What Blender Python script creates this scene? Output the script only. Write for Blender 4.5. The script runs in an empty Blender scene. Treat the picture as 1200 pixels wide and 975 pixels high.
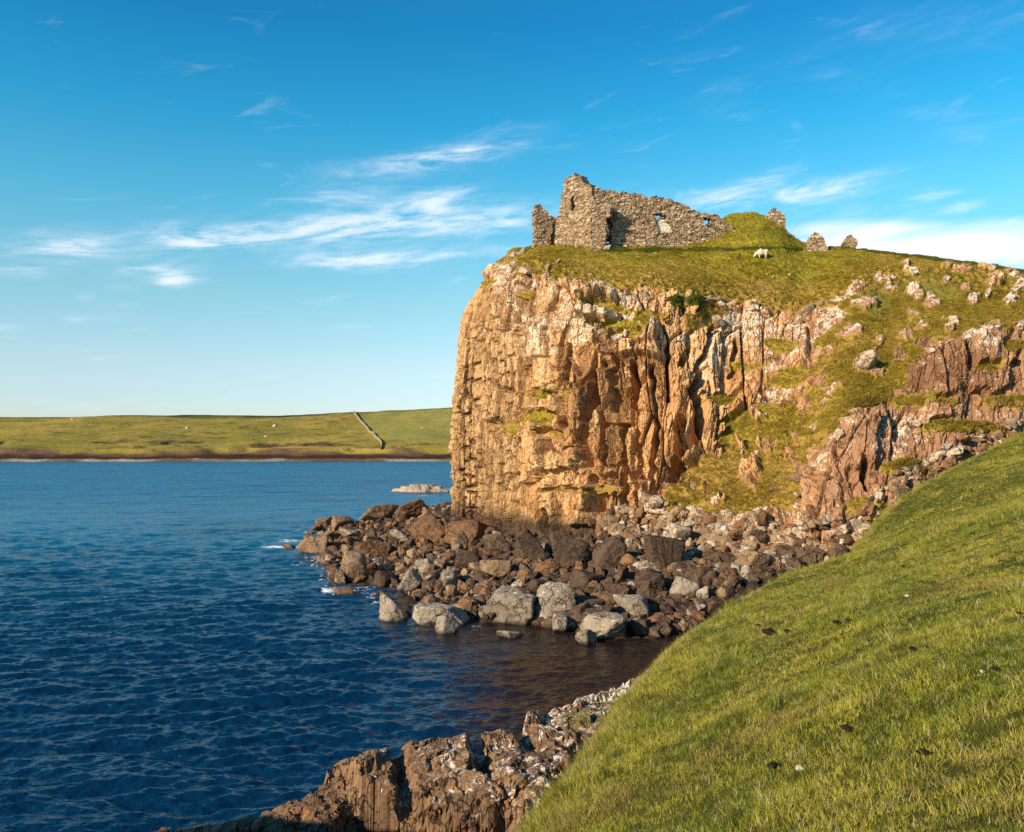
import bpy, math, random
import numpy as np
from mathutils import Vector, Matrix
from mathutils.bvhtree import BVHTree

RNG = np.random.default_rng(11)
random.seed(11)
SC = bpy.context.scene
COL = SC.collection
H = 12.0          # eye height above the sea (m)
F = 1000.0        # focal length in photo pixels (photo is 1200 wide)
U0, V0 = 600.0, 515.0

def W(u, v, Y):
    """a point seen at photo pixel (u, v) standing Y metres away"""
    return ((u - U0) / F * Y, Y, H - (v - V0) / F * Y)

def UV(p):
    return U0 + F * p[0] / p[1], V0 - F * (p[2] - H) / p[1]

# ------------------------------------------------------------------ noise
def _h(ix, iy, iz, seed):
    n = (ix.astype(np.int64) * 374761393 + iy.astype(np.int64) * 668265263 +
         iz.astype(np.int64) * 2147483647 + seed * 1274126177) & 0xFFFFFFFF
    n = ((n ^ (n >> 13)) * 1274126177) & 0xFFFFFFFF
    n = ((n ^ (n >> 16)) * 2246822519) & 0xFFFFFFFF
    return ((n ^ (n >> 15)) & 0xFFFFFF).astype(np.float64) / float(0xFFFFFF)

def vnoise(x, y, z=None, seed=0):
    x = np.asarray(x, float); y = np.asarray(y, float)
    z = np.zeros_like(x) if z is None else np.asarray(z, float)
    ix, iy, iz = np.floor(x), np.floor(y), np.floor(z)
    fx, fy, fz = x - ix, y - iy, z - iz
    fx = fx*fx*fx*(fx*(fx*6-15)+10); fy = fy*fy*fy*(fy*(fy*6-15)+10); fz = fz*fz*fz*(fz*(fz*6-15)+10)
    def c(a, b, d): return _h(ix + a, iy + b, iz + d, seed)
    x00 = c(0,0,0)*(1-fx) + c(1,0,0)*fx; x10 = c(0,1,0)*(1-fx) + c(1,1,0)*fx
    x01 = c(0,0,1)*(1-fx) + c(1,0,1)*fx; x11 = c(0,1,1)*(1-fx) + c(1,1,1)*fx
    y0 = x00*(1-fy) + x10*fy; y1 = x01*(1-fy) + x11*fy
    return (y0*(1-fz) + y1*fz) * 2 - 1

def fbm(x, y, z=None, seed=0, octv=4, gain=0.5, lac=2.03):
    s = 0; a = 1.0; t = 0
    x = np.asarray(x, float); y = np.asarray(y, float)
    z = np.zeros_like(x) if z is None else np.asarray(z, float)
    for i in range(octv):
        s = s + a * vnoise(x, y, z, seed + i * 17); t += a
        a *= gain; x = x * lac + 3.1; y = y * lac + 1.7; z = z * lac + 5.3
    return s / t

def worley(x, y, seed=0, jit=0.85):
    """F1, F2, a random per cell, and the offset from the cell's centre"""
    x = np.asarray(x, float); y = np.asarray(y, float)
    ix, iy = np.floor(x), np.floor(y)
    f1 = np.full(x.shape, 9.0); f2 = np.full(x.shape, 9.0)
    r = np.zeros(x.shape); ox = np.zeros(x.shape); oy = np.zeros(x.shape)
    zz = np.zeros_like(ix)
    for a in (-1, 0, 1):
        for b in (-1, 0, 1):
            cx, cy = ix + a, iy + b
            dx = cx + .5 + (_h(cx, cy, zz, seed) - .5) * jit - x
            dy = cy + .5 + (_h(cx, cy, zz + 1, seed) - .5) * jit - y
            d = np.sqrt(dx*dx + dy*dy)
            n = d < f1
            f2 = np.where(n, f1, np.minimum(f2, d))
            r = np.where(n, _h(cx, cy, zz + 2, seed), r)
            ox = np.where(n, -dx, ox); oy = np.where(n, -dy, oy)
            f1 = np.where(n, d, f1)
    return f1, f2, r, ox, oy

def sstep(a, b, x):
    t = np.clip((np.asarray(x, float) - a) / (b - a), 0, 1)
    return t * t * (3 - 2 * t)

def poly_sd(px, py, pts, vals=None):
    """signed distance to an open polyline (positive on its right-hand side) and values carried along it"""
    pts = np.asarray(pts, float)
    best = np.full(px.shape, 1e9); sgn = np.ones(px.shape)
    par = np.zeros(px.shape)
    for i in range(len(pts) - 1):
        a, b = pts[i], pts[i + 1]
        d = b - a; L2 = (d * d).sum()
        t = np.clip(((px - a[0]) * d[0] + (py - a[1]) * d[1]) / L2, 0, 1)
        qx, qy = a[0] + t * d[0], a[1] + t * d[1]
        ds = np.hypot(px - qx, py - qy)
        cr = d[0] * (py - a[1]) - d[1] * (px - a[0])
        n = ds < best
        best = np.where(n, ds, best); sgn = np.where(n, np.where(cr > 0, -1, 1), sgn); par = np.where(n, i + t, par)
    out = [best * sgn, par]
    if vals is not None:
        vals = np.asarray(vals, float)
        out.append(np.interp(par, np.arange(len(pts)), vals))
    return out

def in_poly(px, py, poly):
    px = np.asarray(px, float); py = np.asarray(py, float)
    c = np.zeros(px.shape, bool)
    n = len(poly); j = n - 1
    for i in range(n):
        xi, yi = poly[i]; xj, yj = poly[j]
        if yi != yj:
            m = ((yi > py) != (yj > py)) & (px < (xj - xi) * (py - yi) / (yj - yi) + xi)
            c ^= m
        j = i
    return c

def soft_poly(px, py, poly):
    """signed distance, positive inside"""
    p = list(poly) + [poly[0]]
    d = np.abs(poly_sd(px, py, p)[0])
    return np.where(in_poly(px, py, poly), d, -d)

# ------------------------------------------------------------------ mesh helpers
def grid_faces(n, m):
    i = np.arange(n - 1)[:, None] * m + np.arange(m - 1)[None, :]
    return np.stack([i, i + 1, i + m + 1, i + m], -1).reshape(-1, 4)

def np_mesh(name, verts, faces, mats=(), smooth=True, attrs=None, matidx=None):
    me = bpy.data.meshes.new(name)
    verts = np.ascontiguousarray(verts, np.float32); faces = np.ascontiguousarray(faces, np.int32)
    k = faces.shape[1]
    me.vertices.add(len(verts)); me.vertices.foreach_set('co', verts.ravel())
    me.loops.add(faces.size); me.loops.foreach_set('vertex_index', faces.ravel())
    me.polygons.add(len(faces))
    me.polygons.foreach_set('loop_start', np.arange(0, faces.size, k, dtype=np.int32))
    me.polygons.foreach_set('use_smooth', np.full(len(faces), smooth, bool))
    for mt in mats: me.materials.append(mt)
    if matidx is not None: me.polygons.foreach_set('material_index', np.ascontiguousarray(matidx, np.int32))
    me.update(calc_edges=True); me.validate()
    for a, v in (attrs or {}).items():
        me.attributes.new(a, 'FLOAT', 'POINT').data.foreach_set('value', np.ascontiguousarray(v, np.float32).ravel())
    return me

def link(name, me, parent=None, loc=None):
    o = bpy.data.objects.new(name, me); COL.objects.link(o)
    if parent is not None: o.parent = parent
    if loc is not None: o.location = loc
    return o

def tag(o, label=None, cat=None, group=None, kind=None):
    if label: o['label'] = label
    if cat: o['category'] = cat
    if group: o['group'] = group
    if kind: o['kind'] = kind
    return o

def empty(name, loc, rz=0.0):
    o = bpy.data.objects.new(name, None); COL.objects.link(o)
    o.location = loc; o.rotation_euler = (0, 0, rz); o.empty_display_size = .3
    return o

def herm(xs, vals, xq):
    """cubic (finite-difference Hermite) interpolation along axis 0"""
    xs = np.asarray(xs, float); vals = np.asarray(vals, float)
    m = np.zeros_like(vals)
    d = (vals[1:] - vals[:-1]) / (xs[1:] - xs[:-1]).reshape((-1,) + (1,) * (vals.ndim - 1))
    m[1:-1] = (d[1:] + d[:-1]) / 2; m[0] = d[0]; m[-1] = d[-1]
    i = np.clip(np.searchsorted(xs, xq, 'right') - 1, 0, len(xs) - 2)
    h = (xs[i + 1] - xs[i]); t = (xq - xs[i]) / h
    sh = (-1,) + (1,) * (vals.ndim - 1)
    t = t.reshape(sh); h = h.reshape(sh)
    return ((2*t**3 - 3*t**2 + 1) * vals[i] + (t**3 - 2*t**2 + t) * h * m[i] +
            (-2*t**3 + 3*t**2) * vals[i+1] + (t**3 - t**2) * h * m[i+1])

def bvh_of(me):
    vs = np.zeros(len(me.vertices) * 3, np.float32); me.vertices.foreach_get('co', vs)
    fs = np.zeros(len(me.loops), np.int32); me.loops.foreach_get('vertex_index', fs)
    return BVHTree.FromPolygons(vs.reshape(-1, 3).tolist(), fs.reshape(-1, 4).tolist())

EYE = Vector((0, 0, H))
def shoot(bvh, u, v):
    d = Vector(((u - U0) / F, 1.0, -(v - V0) / F)).normalized()
    p, n, i, t = bvh.ray_cast(EYE, d)
    return p, n

def drop(bvh, x, y):
    p, n, i, t = bvh.ray_cast(Vector((x, y, 200)), Vector((0, 0, -1)))
    return p, n

# ------------------------------------------------------------------ node helpers
class NT:
    def __init__(self, tree):
        self.t = tree; tree.nodes.clear()
    def n(self, typ, **kw):
        nd = self.t.nodes.new(typ)
        for k, v in kw.items():
            if k == 'ins':
                for kk, vv in v.items():
                    if hasattr(vv, 'is_output') or isinstance(vv, bpy.types.NodeSocket): self.t.links.new(vv, nd.inputs[kk])
                    else: nd.inputs[kk].default_value = vv
            else: setattr(nd, k, v)
        return nd
    def m(self, op, a, b=0.0, c=None, clamp=False):
        nd = self.t.nodes.new('ShaderNodeMath'); nd.operation = op; nd.use_clamp = clamp
        for i, x in enumerate((a, b, c)):
            if x is None: continue
            if isinstance(x, bpy.types.NodeSocket): self.t.links.new(x, nd.inputs[i])
            else: nd.inputs[i].default_value = x
        return nd.outputs[0]
    def mix(self, f, a, b, mode='MIX'):
        nd = self.t.nodes.new('ShaderNodeMix'); nd.data_type = 'RGBA'; nd.blend_type = mode
        for k, x in ((0, f), (6, a), (7, b)):
            if isinstance(x, bpy.types.NodeSocket): self.t.links.new(x, nd.inputs[k])
            elif k == 0: nd.inputs[0].default_value = x
            else: nd.inputs[k].default_value = (*x, 1) if len(x) == 3 else x
        return nd.outputs[2]
    def noise(self, vec, scale, detail=3, rough=.55, dim=None, dist=0.0):
        nd = self.t.nodes.new('ShaderNodeTexNoise')
        nd.inputs['Scale'].default_value = scale; nd.inputs['Detail'].default_value = detail
        nd.inputs['Roughness'].default_value = rough; nd.inputs['Distortion'].default_value = dist
        if vec is not None: self.t.links.new(vec, nd.inputs['Vector'])
        return nd.outputs['Fac']
    def ramp(self, f, stops, interp='LINEAR'):
        nd = self.t.nodes.new('ShaderNodeValToRGB'); cr = nd.color_ramp; cr.interpolation = interp
        while len(cr.elements) < len(stops): cr.elements.new(.5)
        for e, (p, c) in zip(cr.elements, stops):
            e.position = p; e.color = (*c, 1) if isinstance(c, (tuple, list)) else (c, c, c, 1)
        self.t.links.new(f, nd.inputs[0]); return nd.outputs[0]
    def step(self, x, a, b):
        nd = self.t.nodes.new('ShaderNodeMapRange'); nd.interpolation_type = 'SMOOTHSTEP'
        nd.inputs[1].default_value = a; nd.inputs[2].default_value = b
        self.t.links.new(x, nd.inputs[0]); return nd.outputs[0]
    def attr(self, name):
        return self.n('ShaderNodeAttribute', attribute_name=name).outputs['Fac']
    def pos(self, scale=None):
        p = self.n('ShaderNodeNewGeometry').outputs['Position']
        if scale is None: return p
        mp = self.n('ShaderNodeMapping'); mp.inputs['Scale'].default_value = scale
        self.t.links.new(p, mp.inputs['Vector']); return mp.outputs[0]
    def bump(self, h, strength=.5, dist=.1, normal=None):
        b = self.n('ShaderNodeBump'); b.inputs['Strength'].default_value = strength; b.inputs['Distance'].default_value = dist
        self.t.links.new(h, b.inputs['Height'])
        if normal is not None: self.t.links.new(normal, b.inputs['Normal'])
        return b.outputs[0]
    def out(self, color, rough=.85, normal=None, spec=.3, **kw):
        b = self.n('ShaderNodeBsdfPrincipled')
        for k, x in (('Base Color', color), ('Roughness', rough), ('Specular IOR Level', spec), *kw.items()):
            if isinstance(x, bpy.types.NodeSocket): self.t.links.new(x, b.inputs[k])
            elif k == 'Base Color': b.inputs[k].default_value = (*x, 1)
            else: b.inputs[k].default_value = x
        if normal is not None: self.t.links.new(normal, b.inputs['Normal'])
        o = self.n('ShaderNodeOutputMaterial'); self.t.links.new(b.outputs[0], o.inputs[0])
        return b

def material(name):
    m = bpy.data.materials.new(name); m.use_nodes = True
    return m, NT(m.node_tree)
# ------------------------------------------------------------------ materials
def rock_colour(k, P, dark, mid, light, scale=1.0):
    big = k.noise(P, .16 * scale, 4, .6)
    fine = k.noise(P, 2.2 * scale, 5, .65)
    c = k.ramp(big, [(.3, dark), (.5, mid), (.7, light)])
    return k.mix(.35, c, k.ramp(fine, [(.25, dark), (.5, mid), (.75, light)])), fine

LICHEN = (.63, .57, .47)
def mat_cliff():
    m, k = material('cliff_rock_and_turf')
    P = k.pos()
    Pv = k.pos((1.3, 1.3, .16))
    streak = k.noise(Pv, .8, 4, .6)
    base, fine = rock_colour(k, P, (.27, .130, .050), (.48, .248, .098), (.63, .38, .178))
    c = k.mix(k.step(streak, .52, .72), base, (.32, .17, .062))
    c = k.mix(k.m('MULTIPLY', k.step(streak, .46, .28), .75), c, (.48, .30, .145))
    c = k.mix(k.m('MULTIPLY', k.step(k.attr('tint'), .52, .18), .65), c, (.20, .105, .040))
    c = k.mix(k.m('MULTIPLY', k.step(k.attr('tint'), .55, .85), .6), c, (.58, .40, .20))
    # redder basalt to the right, wet dark foot
    c = k.mix(k.attr('red'), c, k.mix(fine, (.17, .078, .043), (.44, .245, .138)))
    c = k.mix(k.attr('pale'), c, k.mix(k.m('ADD', k.m('MULTIPLY', fine, .5), k.m('MULTIPLY', k.attr('tint'), .6)), (.23, .130, .055), (.58, .39, .195)))
    # thin joints and cracks too fine for the mesh
    cv = k.n('ShaderNodeTexVoronoi', feature='DISTANCE_TO_EDGE', ins={'Vector': k.n('ShaderNodeVectorMath', operation='ADD', ins={0: k.pos((1.05, 1.05, .30)), 1: k.n('ShaderNodeTexNoise', ins={'Vector': P, 'Scale': 1.4, 'Detail': 3}).outputs['Color']}).outputs[0], 'Scale': 1.0})
    crack = k.m('MULTIPLY', k.step(cv.outputs['Distance'], .055, .012), k.step(k.noise(P, .7, 3), .40, .56))
    c = k.mix(k.m('MULTIPLY', crack, .55), c, (.095, .05, .025))
    c = k.mix(k.attr('wet'), c, k.mix(fine, (.045, .028, .018), (.13, .08, .048)))
    c = k.mix(k.attr('stain_joint_shade'), c, (.16, .075, .035))  # mineral stains, plus shade painted along the seaward corner's joints
    # lichen
    ln = k.noise(P, 1.1, 5, .75)
    ls = k.m('ADD', k.m('ADD', k.attr('lichen'), k.m('MULTIPLY', k.m('SUBTRACT', ln, .5), 2.3)), k.m('MULTIPLY', k.m('SUBTRACT', k.noise(P, 7.0, 3, .6), .5), 1.3))
    lic = k.m('MULTIPLY', k.step(ls, .27, .58), .95)
    lcol = k.mix(k.noise(P, 3.5, 3), (.50, .40, .28), (.74, .66, .53))
    c = k.mix(lic, c, lcol)
    # turf
    g1 = k.noise(P, .35, 4, .6); g2 = k.noise(P, 2.6, 4, .7)
    gc = k.ramp(g1, [(.3, (.30, .22, .018)), (.5, (.25, .20, .016)), (.7, (.15, .145, .013))])
    gc = k.mix(k.m('MULTIPLY', k.step(g2, .50, .68), .75), gc, (.065, .07, .012))
    gc = k.mix(k.m('MULTIPLY', k.step(g2, .42, .25), .7), gc, (.42, .34, .07))
    gc = k.mix(k.attr('ochre'), gc, k.mix(g2, (.17, .10, .025), (.42, .27, .065)))
    gc = k.mix(k.attr('shrub'), gc, k.mix(g2, (.03, .05, .008), (.12, .14, .02)))
    gs = k.m('ADD', k.attr('grass'), k.m('MULTIPLY', k.m('SUBTRACT', k.noise(P, 1.1, 6, .78), .5), 2.1))
    gm = k.step(gs, .42, .56)
    c = k.mix(gm, c, gc)
    hb = k.m('ADD', k.noise(P, 2.2, 5, .6), k.m('MULTIPLY', k.noise(k.pos((1, 1, .3)), 4.0, 3, .55), .4))
    hb = k.m('ADD', hb, k.m('MULTIPLY', k.noise(P, 7.0, 3, .6), .22))
    hb = k.m('SUBTRACT', hb, k.m('MULTIPLY', crack, .8))
    nrm = k.bump(hb, .8, .25)
    k.out(c, .9, nrm, .15)
    return m

def mat_boulder(name, dark, mid, light, lich, rough=.85, spec=.25, wet=True):
    m, k = material(name)
    P = k.pos()
    rnd = k.n('ShaderNodeObjectInfo').outputs['Random']
    c, fine = rock_colour(k, P, dark, mid, light, 2.2)
    c = k.mix(k.m('MULTIPLY', rnd, .55), c, tuple(x * .55 for x in mid))
    ln = k.noise(P, 2.3, 5, .75)
    nz = k.n('ShaderNodeSeparateXYZ', ins={0: k.n('ShaderNodeNewGeometry').outputs['Normal']}).outputs[2]
    s = k.m('ADD', k.m('MULTIPLY', nz, .10), ln)
    c = k.mix(k.step(s, .64 - lich, .78 - lich), c, (.55, .48, .385))
    c = k.mix(k.m('MULTIPLY', k.step(k.noise(P, .9, 4, .65), .50, .66), .55), c, dark)
    cv = k.n('ShaderNodeTexVoronoi', feature='DISTANCE_TO_EDGE', ins={'Vector': k.n('ShaderNodeVectorMath', operation='ADD', ins={0: P, 1: k.n('ShaderNodeTexNoise', ins={'Vector': P, 'Scale': 1.6, 'Detail': 4}).outputs['Color']}).outputs[0], 'Scale': 1.1})
    crack = k.m('MULTIPLY', k.step(cv.outputs['Distance'], .05, .01), k.step(k.noise(P, .9, 3), .42, .56))
    c = k.mix(k.m('MULTIPLY', crack, .75), c, (.03, .02, .014))
    if wet:   # the tide line: the lowest half metre stays dark with weed and water
        z = k.n('ShaderNodeSeparateXYZ', ins={0: P}).outputs[2]
        zz = k.m('ADD', z, k.m('MULTIPLY', k.noise(P, 1.5, 3), .5))
        c = k.mix(k.step(zz, .55, .15), c, (.028, .02, .013))
    hb = k.m('ADD', k.noise(P, 3.5, 5, .62), k.m('MULTIPLY', k.noise(P, 1.2, 3), .5))
    hb = k.m('SUBTRACT', hb, k.m('MULTIPLY', crack, .7))
    k.out(c, rough, k.bump(hb, .8, .2), spec)
    return m

def mat_ledge():
    m, k = material('ledge_rock')
    P = k.pos()
    c, fine = rock_colour(k, P, (.070, .040, .022), (.19, .112, .06), (.34, .22, .12), 2.5)
    c = k.mix(k.step(k.noise(P, 1.7, 4, .7), .58, .68), c, (.32, .15, .04))
    ln = k.noise(P, 2.1, 6, .72)
    s = k.m('ADD', k.m('ADD', k.attr('lichen'), k.m('MULTIPLY', k.m('SUBTRACT', ln, .5), 2.0)), k.m('MULTIPLY', k.m('SUBTRACT', k.noise(P, 9, 3, .6), .5), 1.0))
    c = k.mix(k.step(s, .36, .62), c, k.mix(fine, (.46, .38, .31), (.80, .73, .64)))
    c = k.mix(k.attr('wet'), c, (.020, .014, .010))
    c = k.mix(k.attr('grass'), c, k.mix(fine, (.06, .07, .01), (.17, .16, .03)))
    cv = k.n('ShaderNodeTexVoronoi', feature='DISTANCE_TO_EDGE', ins={'Vector': k.n('ShaderNodeVectorMath', operation='ADD', ins={0: P, 1: k.n('ShaderNodeTexNoise', ins={'Vector': P, 'Scale': 1.6, 'Detail': 4}).outputs['Color']}).outputs[0], 'Scale': 1.3})
    crack = k.m('MULTIPLY', k.step(cv.outputs['Distance'], .05, .01), k.step(k.noise(P, .9, 3), .42, .56))
    c = k.mix(k.m('MULTIPLY', crack, .75), c, (.02, .012, .008))
    hb = k.m('SUBTRACT', k.m('ADD', k.noise(P, 3.5, 5, .65), k.m('MULTIPLY', k.noise(P, 1.5, 3), .6)), k.m('MULTIPLY', crack, .7))
    k.out(c, .8, k.bump(hb, .9, .15), .3)
    return m

def mat_skerry():
    m, k = material('skerry_rock')
    P = k.pos()
    c, fine = rock_colour(k, P, (.16, .12, .085), (.36, .29, .21), (.52, .44, .34), 2.0)
    c = k.mix(k.attr('wet'), c, (.05, .035, .025))
    k.out(c, .85, k.bump(k.noise(P, 2.5, 5, .65), .8, .2), .2)
    return m

def mat_beach():
    m, k = material('shore_rubble_bed')
    P = k.pos()
    v = k.n('ShaderNodeTexVoronoi', ins={'Vector': P, 'Scale': 1.9})
    c = k.mix(v.outputs['Color'], (.022, .015, .010), (.085, .055, .033))
    c = k.mix(k.attr('high'), c, k.mix(k.noise(P, 2.5, 5, .7), (.14, .085, .05), (.40, .30, .21)))
    h = k.m('ADD', k.m('MULTIPLY', v.outputs['Distance'], -.8), k.noise(P, 4, 5, .7))
    k.out(c, .8, k.bump(h, .9, .3), .3)
    return m

def mat_meadow():
    m, k = material('meadow_turf')
    P = k.pos()
    g1 = k.noise(P, .22, 4, .6); g2 = k.noise(P, 3.2, 5, .7)
    c = k.ramp(g1, [(.3, (.05, .06, .011)), (.5, (.085, .088, .015)), (.7, (.14, .12, .026))])
    c = k.mix(k.m('MULTIPLY', k.step(g2, .5, .7), .6), c, (.030, .040, .008))
    c = k.mix(k.attr('soil'), c, k.mix(g2, (.10, .055, .02), (.26, .16, .06)))
    k.out(c, .95, k.bump(k.noise(P, 7, 6, .75), 1.0, .12), .05)
    return m

def mat_blades():
    m, k = material('grass_blades')
    P = k.pos()
    rnd = k.n('ShaderNodeObjectInfo').outputs['Random']
    g1 = k.noise(P, .28, 4, .65); g2 = k.noise(P, 1.6, 3, .6)
    c = k.ramp(g1, [(.33, (.19, .245, .022)), (.48, (.34, .345, .032)), (.62, (.52, .45, .06))])
    c = k.mix(k.m('MULTIPLY', k.step(g2, .50, .62), .75), c, (.065, .085, .012))
    g3 = k.noise(P, 4.5, 3, .6)
    c = k.mix(k.m('MULTIPLY', k.step(g3, .52, .66), .7), c, (.05, .062, .010))
    c = k.mix(k.m('MULTIPLY', k.step(rnd, .42, .0), .75), c, (.075, .11, .018))
    c = k.mix(k.step(rnd, .74, 1.0), c, (.54, .45, .14))
    c = k.mix(k.m('MULTIPLY', k.step(rnd, .94, .96), .8), c, (.50, .42, .22))
    c = k.mix(k.m('MULTIPLY', k.step(k.noise(P, .33, 4, .65), .55, .68), .45), c, (.36, .24, .085))
    d = k.n('ShaderNodeBsdfDiffuse', ins={0: c})
    t = k.n('ShaderNodeBsdfTranslucent', ins={0: c})
    g = k.n('ShaderNodeBsdfGlossy', ins={0: (.6, .6, .5, 1), 1: .5})
    a = k.n('ShaderNodeMixShader', ins={0: .35, 1: d.outputs[0], 2: t.outputs[0]})
    b = k.n('ShaderNodeMixShader', ins={0: .03, 1: a.outputs[0], 2: g.outputs[0]})
    k.n('ShaderNodeOutputMaterial', ins={0: b.outputs[0]})
    return m

def mat_straw():
    m, k = material('dead_grass')
    rnd = k.n('ShaderNodeObjectInfo').outputs['Random']
    c = k.ramp(rnd, [(0, (.34, .25, .06)), (.5, (.50, .38, .12)), (1, (.62, .50, .24))])
    d = k.n('ShaderNodeBsdfDiffuse', ins={0: c}); t = k.n('ShaderNodeBsdfTranslucent', ins={0: c})
    a = k.n('ShaderNodeMixShader', ins={0: .35, 1: d.outputs[0], 2: t.outputs[0]})
    k.n('ShaderNodeOutputMaterial', ins={0: a.outputs[0]})
    return m

def mat_cliff_blades():
    m, k = material('cliff_grass_blades')
    P = k.pos()
    rnd = k.n('ShaderNodeObjectInfo').outputs['Random']
    g1 = k.noise(P, .35, 4, .6); g3 = k.noise(P, 1.3, 3, .6)
    c = k.ramp(g1, [(.3, (.36, .25, .02)), (.5, (.29, .225, .018)), (.7, (.17, .16, .014))])
    c = k.mix(k.m('MULTIPLY', k.step(g3, .5, .66), .6), c, (.10, .095, .013))
    z = k.n('ShaderNodeSeparateXYZ', ins={0: P}).outputs[2]
    c = k.mix(k.m('MULTIPLY', k.step(z, 27.5, 24.0), .6), c, k.mix(g3, (.46, .30, .075), (.20, .135, .026)))
    c = k.mix(k.step(rnd, .55, 1.0), c, (.40, .31, .06))
    c = k.mix(k.step(rnd, .25, .0), c, (.08, .085, .012))
    d = k.n('ShaderNodeBsdfDiffuse', ins={0: c})
    t = k.n('ShaderNodeBsdfTranslucent', ins={0: c})
    a = k.n('ShaderNodeMixShader', ins={0: .3, 1: d.outputs[0], 2: t.outputs[0]})
    k.n('ShaderNodeOutputMaterial', ins={0: a.outputs[0]})
    return m

def mat_water():
    m, k = material('sea_water')
    P = k.pos()
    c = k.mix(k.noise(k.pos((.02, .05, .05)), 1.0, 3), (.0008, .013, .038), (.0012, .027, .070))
    c = k.mix(k.attr('deep'), c, (.005, .135, .255))  # bluer with distance: the sky's reflection put into the water's own colour
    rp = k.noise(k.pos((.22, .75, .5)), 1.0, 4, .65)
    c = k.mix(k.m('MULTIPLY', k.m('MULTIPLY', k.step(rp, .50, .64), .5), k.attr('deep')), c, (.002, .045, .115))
    wp = k.noise(k.pos((.035, .11, .1)), 1.0, 4, .6)
    c = k.mix(k.m('MULTIPLY', k.step(wp, .48, .68), .55), c, (.001, .018, .055))
    c = k.mix(k.attr('shoal'), c, (.016, .010, .007))
    fn = k.noise(P, 1.6, 7, .72)
    f = k.m('ADD', k.attr('foam'), k.m('MULTIPLY', k.m('SUBTRACT', fn, .5), 2.0))
    foam = k.step(f, .55, .85)
    foam = k.m('MULTIPLY', foam, k.step(k.attr('foam'), .02, .2))
    c = k.mix(foam, c, (.75, .78, .80))
    w1 = k.noise(k.pos((.6, 1.0, 1)), 1.3, 2, .5); w2 = k.noise(k.pos((1, 1.5, 1)), 3.6, 2, .5)
    w3 = k.noise(k.pos((.10, .22, 1)), 1.0, 3, .6)
    nf = k.m('SUBTRACT', 1.0, k.m('MULTIPLY', k.attr('far'), .75))
    h = k.m('ADD', k.m('MULTIPLY', k.m('ADD', k.m('MULTIPLY', w1, .5), k.m('MULTIPLY', w2, .16)), nf), k.m('ADD', k.m('MULTIPLY', w3, k.m('MULTIPLY', k.attr('far'), 3.6)), k.m('MULTIPLY', rp, k.m('MULTIPLY', k.attr('deep'), 1.0))))
    rough = k.mix(foam, k.mix(k.attr('far'), (.19, .19, .19), (.32, .32, .32)), (.8, .8, .8))
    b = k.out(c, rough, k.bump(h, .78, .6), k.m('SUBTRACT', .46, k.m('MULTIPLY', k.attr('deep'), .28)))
    b.inputs['IOR'].default_value = 1.333
    b.inputs['Specular Tint'].default_value = (.55, .82, 1.0, 1)
    return m

def mat_far_land():
    m, k = material('far_land')
    P = k.pos()
    g1 = k.noise(k.pos((.012, .02, .02)), 1.0, 5, .65); g2 = k.noise(k.pos((.07, .10, .1)), 1.0, 5, .7)
    c = k.ramp(g1, [(.3, (.19, .165, .032)), (.5, (.29, .23, .044)), (.68, (.40, .28, .07))])
    c = k.mix(k.m('MULTIPLY', k.step(g2, .5, .66), .7), c, (.075, .055, .02))
    c = k.mix(k.attr('field'), c, k.mix(g2, (.24, .22, .045), (.34, .29, .08)))
    c = k.mix(k.attr('crest'), c, (.045, .05, .02))
    sn = k.noise(k.pos((.25, .25, .25)), 1.0, 2)
    c = k.mix(k.step(sn, .77, .80), c, (.45, .42, .33))
    rk = k.mix(g2, (.05, .03, .02), (.22, .13, .075))
    c = k.mix(k.attr('rock'), c, rk)
    c = k.mix(k.attr('dark'), c, (.022, .015, .012))
    c = k.mix(k.attr('palerock'), c, k.mix(g2, (.26, .20, .15), (.62, .55, .46)))
    h = k.noise(k.pos((.2, .2, .2)), 1.0, 6, .75)
    k.out(c, .95, k.bump(h, .8, 2.0), .05)
    return m

def mat_masonry():
    m, k = material('ruin_masonry')
    P = k.pos()
    v = k.n('ShaderNodeTexVoronoi', ins={'Vector': k.pos((1.7, 1.7, 3.9)), 'Scale': 1.0})
    sep = k.n('ShaderNodeSeparateColor', ins={0: v.outputs['Color']})
    c = k.ramp(sep.outputs[0], [(0, (.20, .135, .08)), (.4, (.37, .265, .165)), (.75, (.46, .35, .23)), (1, (.60, .50, .37))])
    c = k.mix(k.m('MULTIPLY', k.noise(P, .5, 3), .35), c, (.27, .16, .085))
    c = k.mix(k.step(k.noise(P, 1.5, 5, .75), .60, .70), c, (.58, .52, .42))
    e = k.n('ShaderNodeTexVoronoi', feature='DISTANCE_TO_EDGE', ins={'Vector': k.pos((1.7, 1.7, 3.9)), 'Scale': 1.0})
    mort = k.step(e.outputs['Distance'], .09, .02)
    c = k.mix(k.m('MULTIPLY', mort, .6), c, (.12, .075, .045))
    h = k.m('ADD', k.m('MULTIPLY', mort, -1.0), k.noise(P, 5, 5, .7))
    k.out(c, .95, k.bump(h, .9, .12), .1)
    return m

def mat_plain(name, col, rough=.9, var=.4, scale=6, spec=.1):
    m, k = material(name)
    P = k.pos()
    n = k.noise(P, scale, 5, .7)
    c = k.mix(n, tuple(x * (1 - var) for x in col), tuple(min(1, x * (1 + var)) for x in col))
    k.out(c, rough, k.bump(n, .6, .05), spec)
    return m
# ================================================================== THE HEADLAND
def col_pix(u, pts):
    """a cliff profile from pixels: [(u, v, Y), ...] base..crest -> world"""
    return [W(*p) for p in pts]

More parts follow.
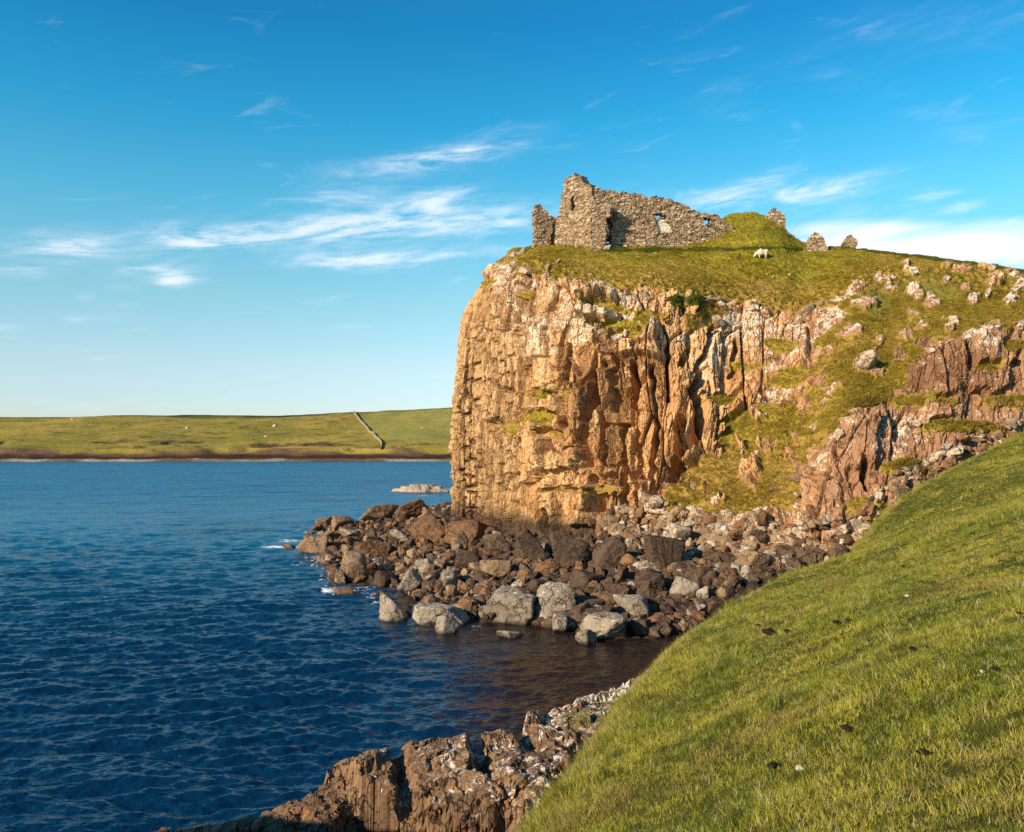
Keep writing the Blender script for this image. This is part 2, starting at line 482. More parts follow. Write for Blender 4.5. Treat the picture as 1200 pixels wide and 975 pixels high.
COLS = [
 # base, top of the lower step, mid, lip, crest
 (529, [(529,608,105),(531,520,105.2),(536,425,105.6),(545,368,106.3),(600,296,109)]),
 (560, [(562,616,98),(562,520,98.3),(565,415,98.8),(578,340,100.2),(614,291,106)]),
 (600, [(600,624,90),(600,530,90.5),(602,420,91),(606,320,93),(634,287,103)]),
 (650, [(650,632,83),(650,530,83.5),(650,430,84.5),(652,330,87),(662,288,101)]),
 (700, [(700,629,79),(700,540,79.6),(700,430,80.8),(700,340,84),(704,289,99)]),
 (750, [(750,616,76),(750,545,76.8),(752,440,78.3),(754,337,82.5),(756,289,98.5)]),
 (800, [(800,618,72),(800,578,74),(803,450,77.5),(805,347,81.5),(806,287,99)]),
 (826, [(826,630,69.5),(826,592,71),(828,470,77.2),(829,350,83),(830,274,103)]),
 (845, [(845,641,67.3),(845,604,68.5),(847,490,77),(851,352,84),(848,254,106)]),
 (866, [(866,642,66.2),(866,604,67.3),(868,488,76.7),(872,355,84),(867,250,105.5)]),
 (893, [(893,642,64.3),(893,603,65.4),(896,480,75.9),(899,360,84),(893,251,103.5)]),
 (911, [(911,642,63.1),(911,602,64.3),(915,475,74.5),(918,362,83.6),(911,262,101.4)]),
 (930, [(930,642,61.5),(930,600,63),(935,470,73),(938,365,83),(934,281,100)]),
 (985, [(985,642,58.5),(985,490,63),(990,425,70),(998,345,81),(992,291,98)]),
 (1040, [(1040,599,58.5),(1040,505,62),(1045,430,67.5),(1050,350,79),(1045,297,95)]),
 (1100, [(1100,560,60.5),(1100,505,62.5),(1102,405,66),(1105,342,77),(1100,303,92)]),
 (1200, [(1200,506,63.5),(1200,465,64.2),(1200,385,67),(1200,342,76),(1200,318,88)]),
 (1350, [(1350,480,67),(1350,440,67.8),(1350,390,70),(1350,358,76),(1350,346,86)]),
 (1700, [(1700,470,80),(1700,440,81),(1700,405,84),(1700,390,90),(1700,380,100)]),
]
CEN = np.array([16.0, 119.0, 35.0])
def build_profiles():
    S, L = [], []
    # hidden seaward side, running round behind
    for s, (x, y) in ((300, (60, 175)), (400, (26, 158)), (470, (4, 138)), (510, (-5.0, 120))):
        dx, dy = CEN[0] - x, CEN[1] - y; q = math.hypot(dx, dy); dx, dy = dx / q, dy / q
        P = [(x - 3*dx, y - 3*dy, -2), (x, y, 2.0), (x + .3*dx, y + .3*dy, 12), (x + .8*dx, y + .8*dy, 22), (x + 2*dx, y + 2*dy, 29.5), (x + 7*dx, y + 7*dy, 35)]
        S.append(s); L.append(P)
    for s, pts in COLS:
        b = W(*pts[0])
        ap = (b[0] * .955, b[1] * .955 - 1.0, b[2] - 4.0) if s < 1150 else (b[0] * .97, b[1] - 2.0, b[2] - 2.5)
        S.append(s); L.append([ap] + [W(*p) for p in pts])
    out = []
    for s, P in zip(S, L):
        c = np.array(P[-1])
        if s <= 600:
            k = .0 if s <= 529 else (s - 529) / 71 * .5
            a6 = c * .55 + CEN * .45; a7 = CEN + np.array([0, (s - 300) / 100, 0])
        else:
            a6 = c + np.array([c[0] * .06 + 1, 8.0, -.3]); a7 = c + np.array([c[0] * .2 + 2, 32.0, -2.5])
            a6[2] = min(a6[2], 34.6 if s < 1000 else 99); a7[2] = min(a7[2], 33.5)
            if s <= 800: a7[1] = max(a7[1], 121)
        out.append(P + [tuple(a6), tuple(a7)])
    return np.array(S, float), np.array(out, float)     # (n,), (n,8,3)

def build_headland(mat):
    S, L = build_profiles()
    sq = np.concatenate([np.linspace(300, 526, 70, False), np.linspace(526, 1215, 1000, False), np.linspace(1215, 1700, 90)])
    A = herm(S, L, sq)                                   # (m,8,3)
    # arc length along the foot, in metres, as the coordinate of the joints
    foot = A[:, 2, :2]; arc = np.concatenate([[0], np.cumsum(np.hypot(*np.diff(foot, axis=0).T))])
    tq = np.concatenate([np.linspace(0, 1, 26, False), np.linspace(1, 2, 120, False), np.linspace(2, 3, 165, False),
                         np.linspace(3, 4, 160, False), np.linspace(4, 5, 120, False), np.linspace(5, 6, 36, False), np.linspace(6, 7, 14)])
    B = herm(np.arange(8.), np.swapaxes(A, 0, 1), tq)     # (rows, m, 3)
    # tame overshoot of the curve at the lip: blend with straight segments
    i = np.clip(tq.astype(int), 0, 6); f = (tq - i)[:, None, None]; AA = np.swapaxes(A, 0, 1)
    B = .5 * B + .5 * (AA[i] * (1 - f) + AA[i + 1] * f)
    R, M = B.shape[:2]
    X, Y, Z = B[..., 0], B[..., 1], B[..., 2]
    T = np.repeat(tq[:, None], M, 1); SS = np.repeat(sq[None], R, 0); ARC = np.repeat(arc[None], R, 0)
    Ysafe = np.maximum(Y, 5)
    U = U0 + F * X / Ysafe; V = V0 - F * (Z - H) / Ysafe
    front = (SS >= 526)
    # ------------------------------------------------ smooth normals
    dS = np.gradient(B, axis=1); dT = np.gradient(B, axis=0)
    N = np.cross(dS, dT); N /= np.linalg.norm(N, axis=2, keepdims=True) + 1e-9
    up = N[..., 2]
    # ------------------------------------------------ where turf, lichen, shrubs ... grow
    wob = 14 * fbm(X * .35, Z * .45 + Y * .2, seed=5, octv=4) + 8 * fbm(X * 1.1, Z * 1.3 + Y * .5, seed=6, octv=3)
    lip = np.interp(U, [520,548,575,592,610,630,660,700,735,760,790,820,850,880,920,950,975,1000,1040,1100,1210],
                    [340,330,312,306,322,316,330,336,344,335,345,350,352,356,362,366,355,338,326,330,338])
    top = (lip - V) + wob * .6
    top = np.where(T > 4.9, 60, top)
    slope = soft_poly(U, V, [(1010,372),(1050,392),(1085,398),(1062,440),(1040,470),(1000,485),(965,520),(945,560),(938,592),(900,604),(850,612),(795,612),(772,590),(800,560),(822,535),(850,500),(885,478),(935,468),(960,430),(962,395)])
    upper = soft_poly(U, V, [(955,405),(985,372),(1005,335),(1060,312),(1230,322),(1230,376),(1150,385),(1085,398),(1040,405),(1000,402)])
    ledges = np.full(U.shape, -99.)
    for (a, b, ru, rv) in ((634,488,20,8),(650,462,26,6),(598,500,14,9),(655,508,14,5),(680,574,22,3),(612,345,10,5),(715,362,26,7),(760,372,22,7),(728,381,34,6),
                           (818,375,20,14),(735,392,20,6),(830,360,22,10),(905,405,24,7),(880,430,20,6),(845,470,16,6),(925,445,30,12),(1110,470,14,5),(1150,430,20,7),(1070,470,24,9),
                           (1190,405,20,12),(1020,590,26,10),(1065,545,32,9),(1130,500,40,8),(1180,470,30,8),(560,330,14,7)):
        d = (1 - np.sqrt(((U - a) / ru) ** 2 + ((V - b) / rv) ** 2)) * min(ru, rv)
        ledges = np.maximum(ledges, d)
    g = np.maximum(np.maximum(top, slope + wob * .9), np.maximum(upper + wob * .9, ledges + wob * .45))
    back = ~front
    g = np.where(back, np.where(T > 4, 40, -40), g)
    grass = sstep(-9, 9, g)
    # patches of bare rock inside the turf of the right-hand slope
    pk = worley(ARC * .55 + 3 + .5 * fbm(ARC * .6, Z * .6, seed=70), Z * .6 + .5 * fbm(ARC * .6, Z * .6, seed=72), seed=71)
    thr = np.where(U > 930, .30, .48)
    bare = sstep(0, .14, pk[2] - thr) * sstep(.46, .2, pk[0] + .25 * fbm(ARC * 1.5, Z * 1.5, seed=73))
    inslope = ((slope > -4) | (upper > -4)) & (T < 4.85)
    grass = np.where(inslope, grass * (1 - .85 * bare), grass)
    g2 = grass
    rock = 1 - sstep(.35, .65, grass + .35 * fbm(X * .9, Y * .9, Z * .9, seed=9, octv=3))
    # ------------------------------------------------ the rock's relief
    sx = ARC + .75 * fbm(ARC * .12, Z * .07, seed=21, octv=3) + .13 * fbm(ARC * .7, Z * .35, seed=22, octv=3)
    zz = Z + .7 * fbm(ARC * .25, Z * .2, seed=23, octv=3)
    left = sstep(640, 575, U) * front * sstep(330, 420, V)
    d = np.zeros_like(X)
    # buttresses
    d += 1.0 * fbm(sx * .13, zz * .045, seed=31, octv=3) * (1 - .6 * left)
    b1 = worley(sx / 4.6, zz / 13.0, seed=32)
    d += (b1[2] - .5) * 1.15 * (1 - .65 * left) * sstep(0, .10, b1[1] - b1[0])
    # columns
    f1, f2, r, ox, oy = worley(sx / 2.25, zz / 8.0, seed=33)
    e = f2 - f1
    d += ((r - .5) * 1.05 + .16 * (1 - (2.0 * ox) ** 2)) * (1 - .5 * left)
    d += ((r * 7.3) % 1 - .5) * 1.9 * ox * (1 - .4 * left)                      # each face leans its own way
    d -= .95 * sstep(.10, .0, e) * (.25 + .75 * sstep(-.3, .3, vnoise(sx * .3, zz * .15, seed=40)))
    # small blocks
    f1b, f2b, rb, oxb, oyb = worley(sx / .66 + 7, zz / 2.1, seed=34)
    f1c, f2c, rc, oxc, oyc = worley(sx / .34 + .3 * vnoise(sx, zz, seed=49), zz / .75, seed=44)
    d += .75 * (1 - .5 * left) * ((rc - .5) * .13 + .22 * oxc * ((rc * 6.3) % 1 - .5)) - .08 * sstep(.12, 0, f2c - f1c)
    d += (1 - .7 * left) * ((rb - .5) * .26 + .70 * oxb * ((rb * 5.1) % 1 - .5) + .12 * oyb * ((rb * 11.7) % 1 - .6))
    d -= .24 * sstep(.10, 0, f2b - f1b) * sstep(-.3, .3, vnoise(sx * .5, zz * .3, seed=46))
    # seaward corner: thin columns cut by level joints
    cu = worley(sx / 1.15, zz * 0 + .5, seed=36)
    d -= left * .75 * sstep(.16, 0, cu[1] - cu[0])
    cid = np.floor(sx / 1.15 + .5 * vnoise(zz * .15, sx * .2, seed=29))
    hj = np.abs(((zz * (.52 + .16 * vnoise(cid * 7.7, cid * 0, seed=28)) + 1.6 * vnoise(cid * 3.3, zz * .10, seed=35)) % 1) - .5) * 2
    d -= left * (.50 * sstep(.20, .03, hj)) * sstep(-.45, .1, fbm(sx * .35, zz * .5, seed=37))
    d += left * (worley(sx / 1.15, zz * .86, seed=38)[2] - .5) * .40
    lg = np.abs(((zz * .16 + .5 * vnoise(np.floor(sx / 3.1) * 5.1, zz * .05, seed=47)) % 1) - .5) * 2
    d -= (1 - left) * .55 * sstep(.12, .02, lg) * sstep(-.1, .4, fbm(sx * .3, zz * .2, seed=48))
    d *= 1 - .45 * sstep(810, 835, U) * sstep(930, 890, U) * sstep(330, 350, V) * sstep(470, 430, V)
    d *= 1 - .40 * sstep(900, 960, U)
    d -= .20 * np.abs(fbm(X * .9, Y * .9, Z * .5, seed=39, octv=5, gain=.6))
    d += .07 * fbm(X * 5, Y * 5, Z * 4, seed=45, octv=2)
    # open clefts, as the photo shows them: path, half width (px), depth (m)
    cleft = np.zeros_like(X)
    for path, wd, dep in (([(822,436),(814,455),(820,480),(819,505),(811,530),(800,548)], 6.5, 2.6),
                          ([(820,430),(828,410),(835,385)], 4, 1.2),
                          ([(799,495),(800,520),(792,545),(786,560)], 6, 1.9),
                          ([(698,455),(696,475),(690,500),(688,520)], 4.5, 1.4),
                          ([(740,425),(744,445),(742,475)], 4.5, 1.4),
                          ([(722,458),(720,480)], 3.5, 1.0), ([(717,430),(718,448)], 3.5, 1.0),
                          ([(654,488),(657,510),(655,528)], 5, 1.6), ([(668,485),(670,500)], 4, 1.2),
                          ([(688,520),(692,545)], 5, 1.3), ([(704,578),(702,598)], 7, 2.2),
                          ([(697,560),(702,578)], 4, 1.4), ([(647,600),(645,622)], 5, 1.6),
                          ([(572,560),(574,585),(578,612)], 3, .9), ([(611,335),(612,352),(609,378)], 4, 1.2),
                          ([(723,352),(722,360)], 4, 1.4), ([(862,400),(858,425),(858,440)], 3, 1.0),
                          ([(957,600),(955,630)], 4, 1.3), ([(1012,540),(1015,570)], 4, 1.2), ([(1060,545),(1070,580)], 3, .8),
                          ([(1136,400),(1140,430)], 4, 1.0), ([(1186,370),(1188,392)], 5, 1.4), ([(800,430),(802,418)], 4, 1.0), ([(622,395),(626,440),(623,475)], 3, .8), ([(672,405),(668,450),(671,470)], 3, .9), ([(728,498),(731,550),(727,602)], 3.2, 1.1),
                          ([(765,430),(769,500),(762,585)], 3.2, 1.2), ([(746,480),(749,560)], 3, .9), ([(708,470),(711,560)], 3, .9), ([(611,515),(615,605)], 3, 1.0), ([(641,545),(637,605)], 3, .9), ([(660,560),(664,620)], 3.4, 1.1), ([(676,410),(684,440)], 3, .8), ([(782,400),(785,470)], 3, .9), ([(756,590),(752,560)], 3, .9)):
        p = np.asarray(path, float)
        mnu, mxu, mnv, mxv = p[:,0].min() - 30, p[:,0].max() + 30, p[:,1].min() - 30, p[:,1].max() + 30
        sel = (U > mnu) & (U < mxu) & (V > mnv) & (V < mxv) & front & (T < 4.6)
        if not sel.any(): continue
        uu = U[sel] + 2.5 * vnoise(U[sel] * .12, V[sel] * .12, seed=50)
        q = np.abs(poly_sd(uu, V[sel], path)[0])
        cleft[sel] = np.maximum(cleft[sel], 1.35 * dep * sstep(wd * 1.35, wd * .45, q))
    # pillars standing proud on the left of the clefts: centre, half size, how far
    bul = np.zeros_like(X)
    for (a, b, ru, rv, am) in ((806,500,14,62,1.0),(745,398,26,22,1.3),(700,362,24,24,.9),(640,525,16,38,1.0),(672,520,15,45,1.1),(690,590,14,28,1.1),(723,500,17,60,.7),
                               (590,345,20,36,.6),(680,480,14,35,.7),(770,520,26,70,.6),(1005,520,22,32,.7),(965,580,26,40,.6),(1160,425,22,30,.7),(640,400,20,26,.6),(845,500,26,26,.8),(715,395,20,20,.8)):
        q = np.maximum(np.abs(U - a) / ru, np.abs(V - b) / rv)
        bul = np.maximum(bul, am * sstep(1.05, .88, q + .55 * (r - .5) + .3 * fbm(U * .06, V * .06, seed=51)) * front * (T < 4.7))
    d = d * (1 - .6 * sstep(575, 545, SS) * sstep(2.7, 3.1, T)) + bul - cleft
    face = sstep(.93, .75, up) * rock
    face = np.where(T < 1, np.maximum(face, .5), face)
    # turf: cushions and sheep terracettes
    gd = .22 * fbm(X * .8, Y * .8, Z * .8, seed=61, octv=4) + .10 * fbm(X * 3, Y * 3, Z * 3, seed=62, octv=3)
    gd += .16 * (np.abs(((Z * .9 + .8 * fbm(X * .3, Y * .3, seed=63)) % 1) - .5) * 2 - .5) * sstep(.9, .6, up) * (T > 1.5)
    fade = sstep(6.9, 5.6, T)
    disp = d * face + gd * (1 - face) * fade + bare * inslope * .45
    P = B + N * disp[..., None]
    # broken stones along the lip
    f = worley(X * 1.2, Y * 1.2 + Z, seed=66)
    lipband = sstep(26, 4, np.abs(V - lip + wob * .5)) * front * (T < 4.85) * (T > 2.5)
    P += N * (lipband * .35 * (sstep(.5, .15, f[0]) * (f[2] > .35) - .2))[..., None]
    # ------------------------------------------------ masks
    n1 = fbm(X * .5, Y * .5, Z * .5, seed=81, octv=4)
    DN = np.cross(np.gradient(P, axis=1), np.gradient(P, axis=0)); DN /= np.linalg.norm(DN, axis=2, keepdims=True) + 1e-9
    upd = sstep(.25, .75, DN[..., 2])
    lich = .24 * sstep(75, 15, np.abs(V - lip - 30)) * sstep(545, 600, U) + .10
    lich += .06 * sstep(30, 5, np.abs(V - 400 + .0 * U)) * sstep(700, 740, U) * sstep(970, 900, U)
    lich += .10 * sstep(60, 10, np.abs(V - 345)) * sstep(940, 1000, U)
    for (a, b, ra) in ((628,400,30),(640,405,22),(622,470,24),(640,520,18),(745,375,30),(690,380,26),(715,360,24),(880,365,30),(838,430,20),(1014,425,16),(1062,330,22),(980,350,30),
                       (905,470,24),(985,480,24),(965,545,20),(1050,510,30),(940,610,30),(855,600,24),(1080,480,26),(700,600,26),(760,600,40),(1185,345,24),(820,600,30),(1000,600,30),(880,600,26),(1140,390,20),(592,325,18),(620,300,24)):
        lich += .34 * sstep(ra * 1.5, ra * .2, np.hypot(U - a, V - b))
    lich = lich * np.where(U > 940, .8, 1.0)
    lich = lich * (.55 + .6 * upd) + .15 * n1
    lich = np.where(front, lich, .15) - .5 * left * sstep(400, 430, V) - .25 * sstep(440, 520, V) * sstep(740, 690, U) * sstep(575, 600, U)
    lich = np.clip(lich * (T < 4.95), -.6, .62)
    red = sstep(900, 985, U) * sstep(305, 345, V + 30 * n1) * .85
    red = np.maximum(red, sstep(830, 870, U) * sstep(595, 615, V) * .8) * front
    pale = left * .55 + .12 * sstep(700, 560, U) * front
    wet = sstep(5.2, 3.2, Z + .9 * n1 + np.where(U > 760, 2.6, 0)) * (T < 2.2)
    stain_joint_shade = np.zeros_like(X)
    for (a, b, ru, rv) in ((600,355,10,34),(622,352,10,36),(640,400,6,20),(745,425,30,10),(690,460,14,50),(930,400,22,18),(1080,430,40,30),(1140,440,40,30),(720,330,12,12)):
        stain_joint_shade = np.maximum(stain_joint_shade, .65 * sstep(1.3, .4, np.hypot((U - a) / ru, (V - b) / rv) + .5 * n1))
    stain_joint_shade = np.maximum(stain_joint_shade, .9 * left * sstep(.36, .10, hj + .2 * n1) * sstep(-.5, .1, fbm(sx * .35, zz * .5, seed=37)))  # level joints darkened in colour, for shade the head-on sun does not cast
    stain_joint_shade = np.maximum(stain_joint_shade, .5 * left * sstep(.16, .05, cu[1] - cu[0]))  # upright joints too: shade put into the colour
    stain_joint_shade = stain_joint_shade * front
    ochre = sstep(42, 6, np.abs(V - lip + 8) + 14 * n1) * .9 * (T < 4.95)
    ochre = np.maximum(ochre, (.25 + .75 * sstep(-.25, .35, fbm(X * .22, Y * .22, Z * .22, seed=85, octv=4))) * (top < 5) * front)
    shrub = .62 * sstep(.0, .7, 1 - np.hypot((U - 1025) / 38, (V - 358) / 38) + .6 * n1) * front * (T < 4.9)
    shrub = np.maximum(shrub, sstep(.2, .6, 1 - np.hypot((U - 800) / 36, (V - 352) / 18) + .5 * n1) * front * .8)
    shrub = np.maximum(shrub, .55 * sstep(.0, .6, 1 - np.hypot((U - 1100) / 70, (V - 345) / 28) + .8 * n1) * front)
    # the dark strip of nettles and heath below the castle
    hv = np.interp(U, [690, 720, 800, 920, 960, 1000, 1200], [293, 293.5, 293, 291, 291, 291, 318])
    strip = sstep(2.6, .9, np.abs(V - hv) + 2.0 * n1) * sstep(690, 715, U) * sstep(1010, 900, U) * (T > 4.2) * (T < 5.3)
    shrub = np.maximum(shrub, strip * .9)
    shrub = np.maximum(shrub, sstep(2.2, .6, np.abs(V - np.interp(U, [930, 1000, 1045, 1100, 1200], [283, 291, 298, 304, 319]))) * sstep(940, 960, U) * (T > 4.6) * (T < 5.3) * .9)
    tint = np.clip(.5 + .45 * (r - .5) + .45 * (rb - .5) + .35 * (b1[2] - .5) + .35 * left * (worley(sx / 1.15, zz * .86, seed=38)[2] - .5) , 0, 1)
    attrs = dict(tint=tint, grass=g2, lichen=lich, red=red, pale=pale, wet=wet, stain_joint_shade=stain_joint_shade, ochre=ochre, shrub=shrub)
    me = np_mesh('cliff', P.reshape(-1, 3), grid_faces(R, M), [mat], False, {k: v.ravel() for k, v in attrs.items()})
    o = tag(link('cliff', me), 'high tawny basalt headland with a turf cap and a grassy gully on its right', kind='structure')
    global HEAD
    HEAD = dict(P=P, N=DN, grass=g2, U=U, V=V, T=T, front=front, rock=rock, shrub=shrub)
    return o, me

# ================================================================== MEADOW in front
E_PIX = [(620,975,14),(700,860,20),(745,797,25),(800,741,31),(880,691,39),(1000,638,50),(1045,591,54),(1110,549,58),(1200,506,62)]
E_W = [W(*p) for p in E_PIX]
EDGE = [(-36,-34),(-33,-4),(-28,13),(-18,17),(-12.5,15.5),(-8.5,11.5),(-5.2,9.4),(-2.6,10.5)] + [(p[0], p[1]) for p in E_W] + [(48,70),(60,84)]  # points left of the view outline an unseen knoll, added to shade the ledge
M_PIX = E_PIX + [(760,975,11),(900,975,8.7),(1050,975,7),(1200,975,5.8),(850,850,14.5),(1000,850,11),(1200,850,8.5),(900,750,22),(1050,750,16),(1200,750,12),
                 (1000,690,28),(1200,690,17),(1100,640,33),(1200,640,23),(1120,590,45),(1200,590,33),(1200,548,46),(1400,548,38),(1400,508,52),(1400,655,18)]
M_W = [W(*p) for p in M_PIX] + [(0,0,10.0),(-2.6,10.5,5.9),(-5.2,9.2,6.6),(-8.5,11,7.8),(-8,4,8.8),(-14,9,8.1),(-17,14,7.4),(-26,10,8.6),(-20,-4,10.0),(-13.5,-12,11),(-31,-8,8.5),(-30,-34,10),(0,-15,12),(10,0,11.6),(20,8,12),(40,25,14),(40,0,17),(20,-25,15),(62,60,17),(48,70,13),(60,84,14.5)]  # some left-hand points raise the added, unseen knoll that shades the ledge

class TPS:
    def __init__(self, pts):
        p = np.asarray(pts, float); self.xy = p[:, :2] / 30; n = len(p)
        d = np.linalg.norm(self.xy[:, None] - self.xy[None], axis=2)
        K = d * d * np.log(d + 1e-9); K[np.arange(n), np.arange(n)] += 2e-3
        A = np.zeros((n + 3, n + 3)); A[:n, :n] = K; A[:n, n] = 1; A[:n, n+1:] = self.xy; A[n, :n] = 1; A[n+1:, :n] = self.xy.T
        self.w = np.linalg.solve(A, np.concatenate([p[:, 2], [0, 0, 0]]))
    def __call__(self, x, y):
        x = np.asarray(x, float) / 30; y = np.asarray(y, float) / 30
        s = self.w[-3] + self.w[-2] * x + self.w[-1] * y
        for (a, b), w in zip(self.xy, self.w):
            d2 = (x - a) ** 2 + (y - b) ** 2
            s = s + w * .5 * d2 * np.log(d2 + 1e-12)
        return s
TURF = TPS(M_W)

def meadow_z(x, y):
    sd, par = poly_sd(x, y, EDGE)
    z = TURF(x, y)
    out = np.maximum(-sd, 0)
    z = z - np.minimum(1.05 * out ** 1.25, 30) - .22 * sstep(.9, 0, sd)
    z = z + .06 * fbm(x * .5, y * .5, seed=91, octv=3) * sstep(-1, 2, sd) + .05 * fbm(x * 1.8, y * 1.8, seed=92, octv=3)
    return np.maximum(z, -3), sd

def build_meadow(mat):
    xs = np.arange(-46, 66, .25); ys = np.arange(-34, 86, .25)
    X, Y = np.meshgrid(xs, ys)
    Z, sd = meadow_z(X, Y)
    # keep clear of the headland beyond the far end of the meadow
    lim = np.interp(X, [0, 20, 24, 30, 37, 45, 66], [60, 56, 59, 62, 66, 70, 80])
    Z = Z - 1.2 * np.maximum(Y - lim, 0)
    soil = sstep(.5, .9, 1 - np.hypot((X - W(895,701,37)[0]) / 2.4, (Y - 37.5) / 1.3) + .3 * fbm(X, Y, seed=93))
    soil = np.maximum(soil, sstep(-.3, -1.2, sd + .4 * fbm(X * .8, Y * .8, seed=94)))
    soil = np.maximum(soil, .8 * sstep(1.0, .2, np.abs(sd) + .5 * fbm(X, Y, seed=95)) * sstep(47, 51, Y))
    me = np_mesh('ground', np.stack([X, Y, Z], -1).reshape(-1, 3), grid_faces(*X.shape), [mat], True, {'soil': soil.ravel()})
    return tag(link('ground', me), 'sloping green meadow on the near bank', kind='structure'), me

# ================================================================== SHORE
WATERLINE = [(-12,165),(-18.5,142),(-21,128)] + [W(u, v, 12000 / (v - 515))[:2] for (u, v) in ((366,618),(352,640),(372,662),(392,692),(432,690),(458,726),(520,742),(600,733),(650,741),(700,752),(760,750),(800,742))] + [(13.5,50),(15,44),(14,34)]
CLIFFBASE = [(6,150),(-4,122)] + [W(*c[1][0])[:2] for c in COLS[:11]] + [(30,57),(24,44)]
def shore_z(x, y):
    dw, _ = poly_sd(x, y, WATERLINE)
    dw = -dw                                   # positive on land (to the left of the line walked towards us)
    dc = np.abs(poly_sd(x, y, CLIFFBASE)[0])
    t = np.clip(dw / np.maximum(dw + dc, .1), 0, 1)
    top = np.interp(x, [-10, 0, 6, 12, 18, 24], [2.6, 2.8, 3.4, 4.0, 4.2, 4.6])
    z = np.where(dw > 0, top * t ** .9, dw * .35) - .35
    return z, dw
def build_shore(mat):
    X, Y = np.meshgrid(np.arange(-34, 34, .2), np.arange(36, 170, .25))
    Z, dw = shore_z(X, Y)
    f1, f2, r, ox, oy = worley(X / 1.0, Y / 1.0, seed=101)
    g1, g2, q, _, _ = worley(X / .5, Y / .5, seed=102)
    Z = np.maximum(Z, -2) + (.34 * (r - .35) + .55 * (.6 - f1) * r - .25 * sstep(.12, 0, f2 - f1)) * sstep(-6, 1, dw) + .14 * (q - .5)
    high = sstep(2.6, 3.6, Z + .5 * fbm(X * .6, Y * .6, seed=103)) * sstep(6, 12, X)
    me = np_mesh('beach', np.stack([X, Y, Z], -1).reshape(-1, 3), grid_faces(*X.shape), [mat], True, {'high': high.ravel()})
    return tag(link('beach', me), 'dark rubble beach under the cliff', kind='structure'), me

